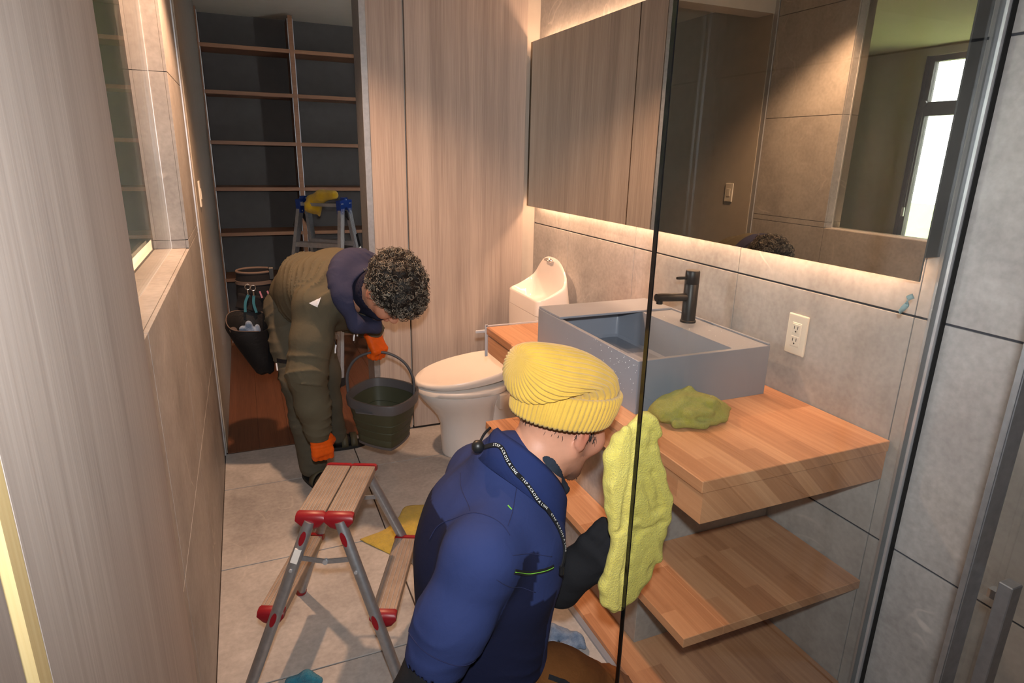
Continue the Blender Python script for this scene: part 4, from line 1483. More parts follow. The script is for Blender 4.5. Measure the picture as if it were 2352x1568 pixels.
gt.cone(hc - hz_ * 0.05 - hu * 0.03, hc - hz_ * 0.085 + hu * 0.075, 0.045, 0.030, 0.02)
gt.cone(hc + hu * 0.03, hc + hu * 0.2, 0.070, 0.080, 0.004, True)
part('neck_warmer', gt.mesh(1), 'navy_in', p1, True)

# trousers
t = Field((-0.06, 2.60, 0.04), (0.46, 3.14, 0.93), 0.0068)
t.cone(RHp, LHp, 0.100, 0.100, 0.05)
t.chain([RHp, (0.145, 2.83, 0.63), RK, (0.172, 2.745, 0.30), RA], [0.100, 0.090, 0.074, 0.068, 0.062], 0.035)
t.chain([LHp, (0.25, 2.99, 0.62), LK, (0.295, 3.02, 0.26), LA], [0.105, 0.090, 0.074, 0.064, 0.056], 0.035)
for a, bb_ in [] and [((0.03, 2.72, 0.56), (0.15, 2.70, 0.52)), ((0.05, 2.70, 0.46), (0.16, 2.68, 0.44)), ((0.07, 2.69, 0.36), (0.18, 2.69, 0.33)), ((0.09, 2.685, 0.22), (0.20, 2.69, 0.20)), ((0.11, 2.685, 0.13), (0.22, 2.70, 0.11)), ((0.0, 2.83, 0.70), (0.12, 2.74, 0.62)), ((0.01, 2.80, 0.62), (0.13, 2.72, 0.58))]:
    t.cone(a, bb_, 0.006, 0.006, 0.022)
t.ripple(lambda P: creases(P, RHp, RK, 7, 0.009, 121, 1.2) + creases(P, RK, RA, 9, 0.008, 124, 1.2) + 0.0015 * hnoise(P, 80, 22))
tv_ = t.mesh(1)
tr = part('trousers', tv_, 'olive_trouser', p1, True)
tt = bvh(tv_)
band = [snap(tt, q, 0.004)[0] for q in ((0.062, 2.75, 0.592), (0.09, 2.72, 0.592), (0.125, 2.705, 0.594), (0.16, 2.705, 0.596), (0.19, 2.72, 0.598))]
part('thigh_strap', ribbon(spline(band, 14), (0, 0, 1), 0.018, 0.003), 'black_cloth', tr)
part('zip_pull', ribbon(np.array([band[0] + (-0.004, -0.004, -0.012), band[0] + (-0.002, -0.006, -0.045)]), (1, 0, 0), 0.006, 0.002), 'reflective', tr)

# orange work gloves
gv = Field((0.09, 2.25, 0.22), (0.31, 2.48, 0.43), 0.0026)
Rg = basis((0.12, 0.02, -0.99), (0.15, -0.95, 0.0))
hand(gv, Rg, np.array(RW) + np.array([0.004, 0.0, -0.012]), [(0.35, 0.75, 0.6), (0.45, 0.9, 0.6), (0.5, 0.95, 0.6), (0.55, 1.0, 0.6)], thumb=((0.75, 0.5, -0.45), (0.9, -0.25, -0.5)), side=1, fat=1.22)
gv.cone(RW, np.array(RW) + (0.003, 0, -0.02), 0.034, 0.034, 0.01)
gv.ripple(lambda P: 0.0011 * hnoise(P, 190, 31) + 0.0008 * np.sin(P[:, 2] * 420) * (P[:, 2] > 0.33))
part('glove', gv.mesh(1), 'orange_glove', p1, True)
gv = Field((0.36, 2.42, 0.60), (0.58, 2.64, 0.78), 0.0026)
hp = np.array([0.462, 2.513, 0.659])
Rg = basis((0.30, -0.42, -0.86), (0.50, -0.72, 0.50))
hand(gv, Rg, np.array([0.446, 2.556, 0.738]), [(0.95, 1.25, 0.9)] * 4, thumb=((0.75, 0.45, -0.5), (0.75, -0.35, -0.65)), side=1, fat=1.2)
gv.cone(LW, (0.447, 2.553, 0.735), 0.033, 0.033, 0.01)
gv.ripple(lambda P: 0.0012 * hnoise(P, 190, 33))
part('glove', gv.mesh(1), 'orange_glove', p1, True)

# sandals
M['sandal'] = mat_plain('sandal', lin(70, 66, 48), 0.6, var=0.1)
def sandal(c, d, L, parent):
    d = np.array(d, float)
    d /= np.linalg.norm(d)
    s_ = np.array([-d[1], d[0], 0])
    out = []
    for i in range(28):
        a = 2 * PI * i / 28
        wdt = 0.044 * (1 + 0.12 * math.cos(a))
        out.append(np.array(c) + d * (L / 2) * math.cos(a) * (1 if abs(math.cos(a)) < 0.99 else 1) + s_ * wdt * math.copysign(abs(math.sin(a)) ** 0.75, math.sin(a)))
    out = np.array(out)
    so = part('sandal', loft([out + (0, 0, 0.0005), out * 1.0 + (0, 0, 0.004), out + (0, 0, 0.016), (out - np.array(c)) * 0.97 + np.array(c) + (0, 0, 0.018)]), 'black_rubber', parent, 50.0)
    for off in (0.015, 0.062):
        pth = [np.array(c) + d * off + s_ * 0.047 * math.cos(a) + np.array([0, 0, 0.016 + 0.054 * math.sin(a)]) for a in np.linspace(0, PI, 12)]
        part('strap', ribbon(np.array(pth), d, 0.032, 0.004), 'sandal', so, True)


sandal((0.350, 3.035, 0.0), (1, 0.0, 0), 0.255, p1)
sandal((0.200, 2.695, 0.0), (0.40, -0.9, 0), 0.255, p1)

# grey curly hair
hcn = R1 @ np.array([-0.022, 0, 0.058]) + T1
hb = Field(hcn - 0.17, hcn + 0.17, 0.005)
hb.ell(hcn, (0.116, 0.102, 0.102), R1, 0.0)
hb.ell(R1 @ np.array([0.045, 0, 0.075]) + T1, (0.070, 0.082, 0.060), R1, 0.03)
hb.cone(R1 @ np.array([0.075, -0.06, -0.01]) + T1, R1 @ np.array([0.12, -0.05, -0.13]) + T1, 0.048, 0.06, 0.01, True)
hb.cone(R1 @ np.array([0.075, 0.06, -0.01]) + T1, R1 @ np.array([0.12, 0.05, -0.13]) + T1, 0.048, 0.06, 0.01, True)
hb.ell(R1 @ np.array([0.0, -0.10, -0.030]) + T1, (0.040, 0.05, 0.048), R1, 0.01, True)
hb.ell(R1 @ np.array([0.0, 0.10, -0.030]) + T1, (0.040, 0.05, 0.048), R1, 0.01, True)
hb.half(R1 @ np.array([0, 0, -0.050]) + T1, R1 @ np.array([0.2, 0, -1.0]))
hb.ripple(lambda P: 0.006 * hnoise(P, 120, 41) + 0.004 * hnoise(P, 230, 42))
hbv = hb.mesh(0)
M['hair'] = mat_fabric('hair', None, 0.55, 0.3, 120, 500, 0.5, attr=True, sheen=0.0)
rs = np.random.RandomState(5)
hm = [hbv]
hcol = [np.tile(np.array(lin(38, 33, 30)[:3]), (len(hbv[0]), 1))]
htree = bvh(hbv)
cand = hbv[0][rs.choice(len(hbv[0]), 2300)]
for p in cand:
    c, n = snap(htree, p, 0.0)
    n = n / (np.linalg.norm(n) + 1e-9)
    a1 = np.cross(n, rs.normal(size=3))
    a1 /= np.linalg.norm(a1) + 1e-9
    tilt = rs.uniform(0.1, 0.9)
    ax = n * math.cos(tilt) + a1 * math.sin(tilt)
    e1 = np.cross(ax, rs.normal(size=3))
    e1 /= np.linalg.norm(e1) + 1e-9
    e2 = np.cross(ax, e1)
    r0 = rs.uniform(0.004, 0.0115)
    turns = rs.uniform(0.7, 1.5) * 2 * PI
    th = np.linspace(0, turns, 13)
    rad = r0 * (1 - 0.35 * th / turns)
    pth = c + n * rs.uniform(0.0, 0.010) + rad[:, None] * (np.cos(th)[:, None] * e1 + np.sin(th)[:, None] * e2) + ax * (th / turns * rs.uniform(0.0, 0.010))[:, None]
    vf = tube(pth, rs.uniform(0.0005, 0.0010), 4)
    hm.append(vf)
    q = rs.uniform() ** 2.6
    base = np.array(lin(30, 26, 24)[:3]) * (1 - q) + np.array(lin(196, 184, 166)[:3]) * q
    hcol.append(np.tile(base, (len(vf[0]), 1)))
part('hair', join(*hm), 'hair', p1, True, col=np.vstack(hcol), label='dark curly hair streaked with grey')

# black pouches on the belt
M['strap_cyan'] = mat_plain('strap_cyan', lin(28, 96, 112), 0.6)
pu = thing('tool_pouch', 'round black tool pouch with taupe edging and cyan lanyards on the belt', 'pouch', (0.015, 3.02, 0.70))
pc = np.array([0.018, 3.055, 0.935])
def oring(c, rx, ry, z, tx=0.0, ty=0.0, n=36):
    a = np.linspace(0, 2 * PI, n, endpoint=False)
    return np.stack([c[0] + rx * np.cos(a), c[1] + ry * np.sin(a), z + tx * np.cos(a) + ty * np.sin(a)], 1)
part('shell', loft([oring((0.010, 3.03), 0.060, 0.055, 0.70), oring((0.010, 3.035), 0.078, 0.068, 0.72), oring((0.014, 3.045), 0.082, 0.072, 0.84), oring((0.018, 3.055), 0.080, 0.075, 0.935), oring((0.018, 3.055), 0.074, 0.069, 0.935), oring((0.012, 3.04), 0.070, 0.062, 0.76)]), 'black_cloth', pu, 50.0)
part('edging', tube(np.vstack([oring((0.018, 3.055), 0.078, 0.073, 0.936), oring((0.018, 3.055), 0.078, 0.073, 0.936)[:1]]), 0.006, 8), 'taupe_tape', pu, True)
part('side_band', ribbon(oring((0.016, 3.05), 0.084, 0.075, 0.890)[13:34], (0, 0, 1), 0.016, 0.003), 'taupe_tape', pu)
for k, (dx, dz) in enumerate(((-0.030, 0.0), (-0.008, -0.006))):
    a0 = np.array([0.012 + dx, 2.966, 0.880 + dz])
    ring_ = [a0 + np.array([0.011 * math.cos(a), -0.004, 0.012 * math.sin(a)]) for a in np.linspace(0, 2 * PI, 17)]
    cl = part('clip', tube(np.array(ring_), 0.0022, 6), 'chrome', pu, True)
    part('swivel', cyl(a0 + (0, -0.004, -0.012), a0 + (0, -0.005, -0.035), 0.004, 8), 'chrome', cl)
    part('lanyard', ribbon(spline([a0 + (0, -0.005, -0.034), a0 + (-0.004 - 0.012 * (1 - k), -0.008, -0.07), a0 + (0.004 - 0.024 * (1 - k), -0.012, -0.112)], 8), (1, 0, 0), 0.011, 0.002), 'strap_cyan', pu, label='cyan lanyard')
for dx in (0.050, 0.082):
    part('red_tab', ribbon(np.array([(dx - 0.02, 2.975, 0.855), (dx - 0.012, 2.968, 0.825)]), (1, 0, 0), 0.007, 0.002), 'red_plastic', pu)
part('belt_clip', box((0.075, 3.00, 0.90), (0.098, 3.03, 0.955), 0.003), 'black', pu)

p2_ = thing('waste_pouch', 'large glossy black open bag with rags hanging below the round pouch', 'pouch', (-0.02, 2.92, 0.50))
def tring(c, rx, ry, tilt, n=40):
    a = np.linspace(0, 2 * PI, n, endpoint=False)
    x, y = rx * np.cos(a), ry * np.sin(a)
    return np.stack([c[0] + x, c[1] + y, c[2] + tilt[0] * x + tilt[1] * y + 0.006 * np.sin(3 * a)], 1)
tl = (-0.10, 0.62)
part('bag', loft([tring((0.022, 2.90, 0.492), 0.022, 0.022, (0, 0)), tring((0.020, 2.90, 0.505), 0.040, 0.035, (0, 0)), tring((0.008, 2.905, 0.56), 0.058, 0.046, (0, 0.2)), tring((-0.015, 2.91, 0.64), 0.078, 0.056, (-0.05, 0.4)), tring((-0.032, 2.915, 0.712), 0.094, 0.064, tl), tring((-0.030, 2.915, 0.735), 0.090, 0.062, tl),
                  tring((-0.030, 2.915, 0.733), 0.086, 0.058, tl), tring((-0.018, 2.91, 0.65), 0.066, 0.046, (0, 0.2))]), 'black_vinyl', p2_, 60.0)
part('bag_hanger', ribbon(spline([(-0.02, 2.965, 0.77), (-0.01, 2.975, 0.80), (0.0, 2.972, 0.84)], 8), (1, 0, 0), 0.12, 0.004), 'black_cloth', p2_, True)
part('edging', tube(tring((-0.030, 2.915, 0.736), 0.089, 0.061, tl)[2:34], 0.0025, 6), 'taupe_tape', p2_, True)
rg = Field((-0.13, 2.83, 0.62), (0.07, 2.98, 0.80), 0.003)
rg.chain([(-0.06, 2.885, 0.66), (-0.055, 2.875, 0.715)], [0.014, 0.012], 0.008)
rg.chain([(-0.035, 2.88, 0.66), (-0.03, 2.872, 0.735), (-0.01, 2.875, 0.70)], [0.016, 0.010, 0.012], 0.008)
rg.chain([(0.0, 2.885, 0.66), (0.006, 2.878, 0.718)], [0.014, 0.012], 0.008)
rg.cone((-0.07, 2.90, 0.665), (0.02, 2.90, 0.665), 0.02, 0.02, 0.01)
rg.ripple(lambda P: 0.003 * hnoise(P, 160, 51))
single('rag', rg.mesh(1), 'terry_blue', 'crumpled pale blue rag stuffed in the black waist bag', 'rag', True)
single('tape_roll', cyl((-0.098, 2.900, 0.700), (-0.092, 2.884, 0.706), 0.016, 20), 'taupe_tape', 'small round taupe roll end in the black waist bag', 'roll', 40.0)

# ================================================================== person kneeling by the glass
p2 = thing('person', 'person in yellow beanie and navy polo shirt crouching to wipe the glass edge', 'person', (0.42, 1.06, 0.0))
R2 = basis((0.91, 0.20, -0.34), (0.33, 0.02, 0.94))
T2 = np.array([0.582, 1.078, 0.932])
H2 = lambda *q: R2 @ np.array(q, float) + T2
RS2, RE2, RW2 = np.array((0.345, 0.930, 0.752)), np.array((0.205, 0.905, 0.470)), np.array((0.375, 0.905, 0.300))
LS2, LE2, LW2 = np.array((0.450, 1.225, 0.750)), np.array((0.520, 1.205, 0.560)), np.array((0.590, 1.045, 0.553))
b = Field((0.14, 0.78, -0.01), (0.80, 1.42, 1.09), 0.0044)
head(b, R2, T2)
nk = H2(-0.048, 0, -0.140)
b.chain([nk, (0.455, 1.075, 0.80)], [0.060, 0.075], 0.03)
b.chain([(0.465, 1.072, 0.80), (0.43, 1.065, 0.64), (0.41, 1.065, 0.45), (0.40, 1.07, 0.32)], [0.095, 0.11, 0.10, 0.10], 0.04)
b.cone(RS2, LS2, 0.045, 0.045, 0.05)
b.chain([RS2, RE2, RW2], [0.045, 0.036, 0.026], 0.02)
b.chain([LS2, LE2, LW2], [0.045, 0.036, 0.026], 0.02)
b.chain([(0.40, 0.985, 0.32), (0.655, 0.97, 0.240), (0.43, 0.98, 0.075)], [0.07, 0.05, 0.04], 0.03)
b.chain([(0.40, 1.165, 0.30), (0.575, 1.185, 0.170), (0.42, 1.20, 0.07)], [0.07, 0.05, 0.04], 0.03)
bv = b.mesh(1)
part('body', bv, 'skin', p2, True, col=skin_cols(bv[0], R2, T2, True))

# navy polo shirt
s = Field((0.16, 0.76, 0.28), (0.72, 1.40, 0.98), 0.0052)
Rt = basis((0.97, 0.16, -0.12), (0.10, 0.0, 1.0))
s.ell((0.412, 1.068, 0.640), (0.156, 0.172, 0.195), Rt, 0.0)
s.ell((0.428, 1.070, 0.730), (0.118, 0.165, 0.090), Rt, 0.05)
s.ell((0.400, 1.068, 0.470), (0.138, 0.160, 0.150), Rt, 0.06)
s.ell((0.395, 1.068, 0.365), (0.140, 0.160, 0.10), Rt, 0.06)
s.chain([(0.450, 1.072, 0.76), (0.462, 1.075, 0.835)], [0.09, 0.083], 0.04)
s.cone(RS2, (0.45, 1.03, 0.785), 0.064, 0.062, 0.05)
s.cone(LS2, (0.46, 1.12, 0.785), 0.064, 0.062, 0.05)
hem = RS2 + (RE2 - RS2) * 0.64
s.chain([RS2, RS2 + (RE2 - RS2) * 0.4, hem], [0.068, 0.066, 0.061], 0.035)
s.chain([LS2, LS2 + (LE2 - LS2) * 0.75], [0.068, 0.062], 0.035)
# folds
for a, c_, r in [] and [((0.335, 0.845, 0.74), (0.44, 0.90, 0.64), 0.006), ((0.36, 0.86, 0.70), (0.50, 0.92, 0.665), 0.006), ((0.40, 0.885, 0.62), (0.53, 0.93, 0.60), 0.006), ((0.42, 0.90, 0.52), (0.52, 0.945, 0.55), 0.007), ((0.40, 0.895, 0.45), (0.50, 0.94, 0.46), 0.007),
                 ((0.25, 0.83, 0.64), (0.33, 0.825, 0.60), 0.005), ((0.50, 0.93, 0.78), (0.565, 0.99, 0.70), 0.005)]:
    s.cone(a, c_, r, r, 0.02)


def sfold(P):
    armm = near_seg(P, RS2, RE2, 0.09)
    low = np.clip((0.72 - P[:, 2]) / 0.12, 0.12, 1)
    return (1 - armm) * low * creases(P, (0.43, 1.07, 0.36), (0.46, 1.07, 0.80), 8, 0.010, 131, 1.7) + armm * creases(P, RS2, RE2, 4, 0.007, 134, 1.5) + 0.0012 * hnoise(P, 60, 62)


s.ripple(sfold)
# neck opening, sleeve hems
s.cone(H2(-0.045, 0, -0.125), H2(0.02, 0, -0.075), 0.062, 0.075, 0.006, True)
dn = (RE2 - RS2) / np.linalg.norm(RE2 - RS2)
s.cone(hem + dn * 0.055, hem + dn * 0.02, 0.054, 0.052, 0.004, True)
sv = s.mesh(1)
V = sv[0]
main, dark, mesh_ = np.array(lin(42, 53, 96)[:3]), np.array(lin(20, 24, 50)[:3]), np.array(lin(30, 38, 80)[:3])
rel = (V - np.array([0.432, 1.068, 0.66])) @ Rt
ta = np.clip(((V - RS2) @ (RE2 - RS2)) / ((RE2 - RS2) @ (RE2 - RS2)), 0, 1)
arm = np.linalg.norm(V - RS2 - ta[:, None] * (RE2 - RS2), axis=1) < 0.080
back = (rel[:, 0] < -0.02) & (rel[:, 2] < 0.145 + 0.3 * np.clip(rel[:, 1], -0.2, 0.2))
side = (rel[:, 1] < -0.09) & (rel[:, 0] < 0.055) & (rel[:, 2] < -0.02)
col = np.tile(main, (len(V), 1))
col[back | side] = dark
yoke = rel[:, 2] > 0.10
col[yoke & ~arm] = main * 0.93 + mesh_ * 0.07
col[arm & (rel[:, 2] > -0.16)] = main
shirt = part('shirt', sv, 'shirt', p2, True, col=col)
stree = bvh(sv)


def on_shirt(pts, off=0.003, n=30):
    P = spline(pts, n)
    return np.array([snap(stree, q, off)[0] for q in P])


def seam(pts, r=0.0008, mat='black_cloth', name='seam', parent=None, n=30, off=0.0006):
    return part(name, tube(on_shirt(pts, off, n), r, 6), mat, parent or shirt, True)


M['shirt_line'] = mat_plain('shirt_line', lin(24, 30, 70), 0.9)
seam([(0.278, 1.047, 0.729), (0.297, 1.035, 0.766), (0.319, 0.991, 0.807), (0.349, 0.953, 0.828), (0.378, 0.918, 0.823), (0.388, 0.898, 0.806)], 0.0008, 'shirt_line')
seam([(0.361, 1.104, 0.834), (0.350, 1.059, 0.825), (0.340, 0.977, 0.822)], 0.0008, 'shirt_line')
seam([(0.440, 0.987, 0.853), (0.428, 0.968, 0.839), (0.412, 0.944, 0.823), (0.392, 0.913, 0.818)], 0.0008, 'shirt_line')
a_ = RS2 + (RE2 - RS2) * 0.55
e1 = np.cross(dn, (0, 1, 0))
e1 /= np.linalg.norm(e1)
e2 = np.cross(dn, e1)
part('hem_stitch', tube(np.array([snap(stree, a_ + 0.075 * (e1 * math.cos(q) + e2 * math.sin(q)), 0.0004)[0] for q in np.linspace(0, 2 * PI, 40)]), 0.0011, 6), 'shirt_line', shirt, True)
# zipped chest pocket with a green coil
zp = [(0.386, 0.867, 0.752), (0.422, 0.893, 0.722), (0.452, 0.898, 0.713), (0.487, 0.908, 0.706)]
part('pocket_zip', ribbon(on_shirt(zp, 0.0012, 20), (0, 0, 1), 0.009, 0.002), 'black_cloth', shirt)
seam(zp, 0.0007, 'green_zip', 'zip_coil', off=0.0026)
seam([(0.384, 0.872, 0.783), (0.433, 0.899, 0.756), (0.482, 0.909, 0.730)], 0.0007, 'shirt_line')
part('green_tag', ribbon(on_shirt([(0.407, 0.953, 0.833), (0.411, 0.945, 0.827)], 0.0012, 4), (1, 0, 0), 0.002, 0.001), 'green_zip', shirt)
seam([(0.347, 0.857, 0.754), (0.390, 0.877, 0.709), (0.445, 0.899, 0.667)], 0.0007, 'shirt_line')

# collar: standing band folded outwards
def neck_ring(z, r, flare=0.0, n=36, a0=0.0, a1=2 * PI, drop=0.0):
    out = []
    for q in np.linspace(a0, a1, n):
        x, y = math.cos(q), math.sin(q)
        zz = z - drop * max(0, x) ** 2
        out.append(H2(-0.026 + 0.075 * (-(zz) - 0.05) * -1.0 * 0 + (r + flare) * x, (r + flare) * 0.98 * y, zz))
    return np.array(out)


crings = []
A0, A1 = -0.90 * PI, 0.90 * PI
def crow(z, r, drop):
    out = []
    for q in np.linspace(A0, A1, 44):
        # angle measured from the back of the neck
        x, y = -math.cos(q), math.sin(q)
        f = (1 + x) / 2
        out.append(H2(-0.042 + r * x, r * 0.92 * y, z - drop * f ** 1.3))
    return np.array(out)


ci = [crow(-0.140, 0.082, 0.115), crow(-0.095, 0.086, 0.115), crow(-0.060, 0.090, 0.118), crow(-0.052, 0.0945, 0.118), crow(-0.058, 0.1, 0.122), crow(-0.085, 0.109, 0.128), crow(-0.118, 0.119, 0.132)]
ths = [0.003] * len(ci)
grid = np.array(ci)
nv, nu = grid.shape[:2]
fv, ff = grid.reshape(-1, 3), []
for i in range(nv - 1):
    for k in range(nu - 1):
        ff.append((i * nu + k, i * nu + k + 1, (i + 1) * nu + k + 1, (i + 1) * nu + k))
M['collar'] = mat_fabric('collar', lin(34, 46, 90), 0.9, 0.1, 9, 1400, 0.2)
co = part('collar', (fv, ff), 'collar', shirt, True)
md = co.modifiers.new('thickness', 'SOLIDIFY')
md.thickness = 0.004
md.offset = 0
# dark inner neck gaiter
gt = Field(T2 - 0.22, T2 + 0.16, 0.005)
gt.cone(H2(-0.048, 0, -0.170), H2(-0.036, 0, -0.098), 0.072, 0.069, 0.0)
gt.cone(H2(-0.03, 0, -0.155), H2(0.030, 0, -0.130), 0.064, 0.051, 0.02)
gt.half(H2(-0.04, 0, -0.070), R2 @ np.array([0.75, 0, 1.0]))
M['charcoal'] = mat_fabric('charcoal', lin(46, 54, 66), 0.95, 0.3, 60, 600, 0.4)
part('neck_gaiter', gt.mesh(1), 'charcoal', p2, True)

# black undershirt sleeves with a red stitch
u = Field((0.17, 0.80, 0.22), (0.46, 1.0, 0.66), 0.005)
u.chain([RS2 + (RE2 - RS2) * 0.45, RE2, RW2], [0.052, 0.055, 0.044], 0.03)
u.ripple(lambda P: 0.003 * hnoise(P, 60, 71))
uv = u.mesh(1)
us = part('undersleeve', uv, 'black_cloth', p2, True)
ut = bvh(uv)
part('stitch', tube(np.array([snap(ut, q, 0.001)[0] for q in spline([(0.215, 0.83, 0.55), (0.205, 0.83, 0.50), (0.235, 0.83, 0.45), (0.29, 0.84, 0.40)], 24)]), 0.0014, 6), 'red_thread', us, True)
u = Field((0.40, 0.98, 0.46), (0.68, 1.30, 0.72), 0.005)
u.chain([LS2 + (LE2 - LS2) * 0.5, LE2, LW2], [0.058, 0.056, 0.046], 0.03)
u.ripple(lambda P: 0.003 * hnoise(P, 60, 72))
uv = u.mesh(1)
us = part('undersleeve', uv, 'black_cloth', p2, True)
ut = bvh(uv)
part('stitch', tube(np.array([snap(ut, q, 0.001)[0] for q in spline([(0.50, 1.11, 0.525), (0.55, 1.08, 0.512), (0.60, 1.04, 0.508)], 16)]), 0.0014, 6), 'red_thread', us, True)

# black gloves
gx = np.array((0.640, 0.962, 0.692)) - LW2
Rg2 = basis(gx, (-0.55, -0.75, 0.35))
gl = Field((0.50, 0.86, 0.44), (0.76, 1.14, 0.76), 0.0028)
hand(gl, Rg2, LW2 + gx / np.linalg.norm(gx) * 0.040, [(0.35, 0.5, 0.4), (0.3, 0.45, 0.35), (0.3, 0.45, 0.35), (0.3, 0.4, 0.3)], thumb=((0.8, 0.55, 0.1), (0.95, 0.25, 0.0)), side=-1, fat=1.35)
gl.cone(LW2 - gx * 0.12, LW2 + gx * 0.30, 0.054, 0.045, 0.02)
gl.ripple(lambda P: 0.0012 * hnoise(P, 110, 73))
part('glove', gl.mesh(1), 'black_cloth', p2, True)
gl = Field((0.30, 0.80, 0.20), (0.56, 1.0, 0.42), 0.004)
hand(gl, basis((0.9, 0.15, -0.3), (0.2, 0, 1)), RW2, [(0.4, 0.5, 0.4)] * 4, side=-1, fat=1.25)
part('glove', gl.mesh(1), 'black_cloth', p2, True)

# brown work trousers and shoes
t = Field((0.20, 0.82, 0.0), (0.84, 1.38, 0.52), 0.0065)
t.ell((0.385, 1.07, 0.315), (0.135, 0.165, 0.135), None, 0.0)
t.chain([(0.40, 0.995, 0.345), (0.54, 0.975, 0.305), (0.665, 0.965, 0.240)], [0.112, 0.098, 0.084], 0.05)
t.chain([(0.665, 0.965, 0.240), (0.56, 0.985, 0.15), (0.44, 0.985, 0.085)], [0.078, 0.068, 0.055], 0.02)
t.chain([(0.39, 1.165, 0.305), (0.580, 1.185, 0.170)], [0.105, 0.080], 0.05)
t.chain([(0.580, 1.185, 0.170), (0.43, 1.20, 0.085)], [0.076, 0.055], 0.02)
for a, c_ in [((0.47, 0.92, 0.37), (0.56, 0.90, 0.30)), ((0.52, 0.93, 0.37), (0.62, 0.915, 0.28)), ((0.58, 0.94, 0.35), (0.66, 0.93, 0.26)), ((0.44, 0.91, 0.33), (0.48, 0.88, 0.27)), ((0.63, 0.95, 0.335), (0.70, 0.95, 0.27)), ((0.50, 1.04, 0.385), (0.60, 1.03, 0.355))]:
    t.cone(a, c_, 0.006, 0.006, 0.018)
t.ripple(lambda P: creases(P, (0.40, 0.99, 0.34), (0.665, 0.965, 0.24), 8, 0.009, 151, 1.4) + 0.0015 * hnoise(P, 100, 82))
tv2 = t.mesh(1)
tr2 = part('trousers', tv2, 'brown_trouser', p2, True)
tt2 = bvh(tv2)
zz_ = np.array([snap(tt2, q, 0.002)[0] for q in spline([(0.50, 0.93, 0.42), (0.545, 0.915, 0.38), (0.575, 0.90, 0.33)], 14)])
part('pocket_zip', ribbon(zz_, (1, 0, 0.3), 0.010, 0.003), 'black_cloth', tr2)
sm = np.array([snap(tt2, q, 0.001)[0] for q in spline([(0.42, 0.90, 0.42), (0.50, 0.89, 0.36), (0.56, 0.885, 0.28), (0.60, 0.89, 0.22)], 20)])
part('seam', tube(sm, 0.0016, 6), 'slot', tr2, True)
for yy in (0.985, 1.20):
    sf = Field((0.26, yy - 0.09, -0.002), (0.62, yy + 0.09, 0.16), 0.006)
    sf.chain([(0.40, yy, 0.075), (0.40, yy, 0.045), (0.47, yy, 0.040), (0.545, yy, 0.032)], [0.046, 0.042, 0.040, 0.030], 0.03)
    sf.half((0.4, yy, 0.001), (0, 0, -1))
    part('shoe', sf.mesh(1), 'black_vinyl', p2, True)

# ribbed yellow beanie
def mat_knit(name, c):
    a = NT(name)
    v = a.coord()
    n = a.noise(v, 25, 3)
    a.l(a.ramp(n, [(0.3, tuple(x * 0.88 for x in c[:3]) + (1,)), (0.7, c)]), a.p.inputs['Base Color'])
    a.p.inputs['Roughness'].default_value = 0.95
    a.p.inputs['Specular IOR Level'].default_value = 0.15
    a.p.inputs['Sheen Weight'].default_value = 0.3
    a.bump(a.noise(v, 700, 2, 0.6), 0.6, 0.0015)
    return a.m


M['knit'] = mat_knit('knit', lin(212, 172, 74))
be = part('beanie_crown', (np.zeros((3, 3)), [(0, 1, 2)]), 'knit', p2)
bpy.data.objects.remove(be)


def knit_rings(keys, ribs, depth, m, n_per=6):
    """keys: t, centre (x, y, z), tilt of the ring towards the back, radius fore-aft, radius sideways"""
    T_ = np.array([k[0] for k in keys])
    A = np.array([[*k[1], k[2], k[3], k[4]] for k in keys])
    tt_ = np.linspace(0, 1, m)
    C = np.array([np.interp(tt_, T_, A[:, i]) for i in range(6)]).T
    for _ in range(5):
        C[1:-1] = (C[:-2] + 2 * C[1:-1] + C[2:]) / 4
    n = ribs * n_per
    a = np.linspace(0, 2 * PI, n, endpoint=False)
    rib = depth * (np.abs(np.cos(a * ribs / 2)) ** 0.7 - 0.5)
    rings = []
    for cx, cy, cz, ang, rx, ry in C:
        ax = np.array([math.cos(ang), 0, math.sin(ang)])
        sc = min(1, rx / 0.05)
        ring_ = np.array([cx, cy, cz]) + ((rx + rib * sc) * np.cos(a))[:, None] * ax + ((ry + rib * sc) * np.sin(a))[:, None] * np.array([0, 1, 0])
        rings.append(ring_ @ R2.T + T2)
    return rings


# cuff, low at the nape and higher over the brow
n_c = 66 * 6
a = np.linspace(0, 2 * PI, n_c, endpoint=False)
rib = 0.0036 * (np.abs(np.cos(a * 33)) ** 0.7 - 0.5)
crs = []
for w_, rx, dz in ((0.108, 0.104, 0.004), (0.114, 0.110, -0.004), (0.118, 0.114, 0.004), (0.122, 0.119, 0.028), (0.122, 0.120, 0.052), (0.120, 0.117, 0.063), (0.113, 0.110, 0.067), (0.104, 0.101, 0.060)):
    x = -0.012 + (rx + rib) * np.cos(a)
    y = (w_ * 0.845 + rib) * np.sin(a)
    z = dz + 0.012 + 0.17 * (x + 0.012) + 0.0
    crs.append(np.column_stack([x, y, z]) @ R2.T + T2)
bn = part('beanie', loft(knit_rings([(0.0, (-0.012, 0, 0.066), 0.17, 0.103, 0.088), (0.10, (-0.016, 0, 0.083), 0.22, 0.108, 0.092), (0.28, (-0.034, 0, 0.096), 0.34, 0.106, 0.095), (0.48, (-0.070, 0.0, 0.092), 0.74, 0.084, 0.094), (0.66, (-0.106, 0.003, 0.086), 1.12, 0.066, 0.086), (0.80, (-0.136, 0.006, 0.086), 1.38, 0.054, 0.070), (0.92, (-0.160, 0.009, 0.092), 1.55, 0.036, 0.044), (1.0, (-0.163, 0.010, 0.104), 1.58, 0.004, 0.005)], 34, 0.0085, 60)), 'knit', p2, True)
part('cuff', loft(crs), 'knit', bn, True)
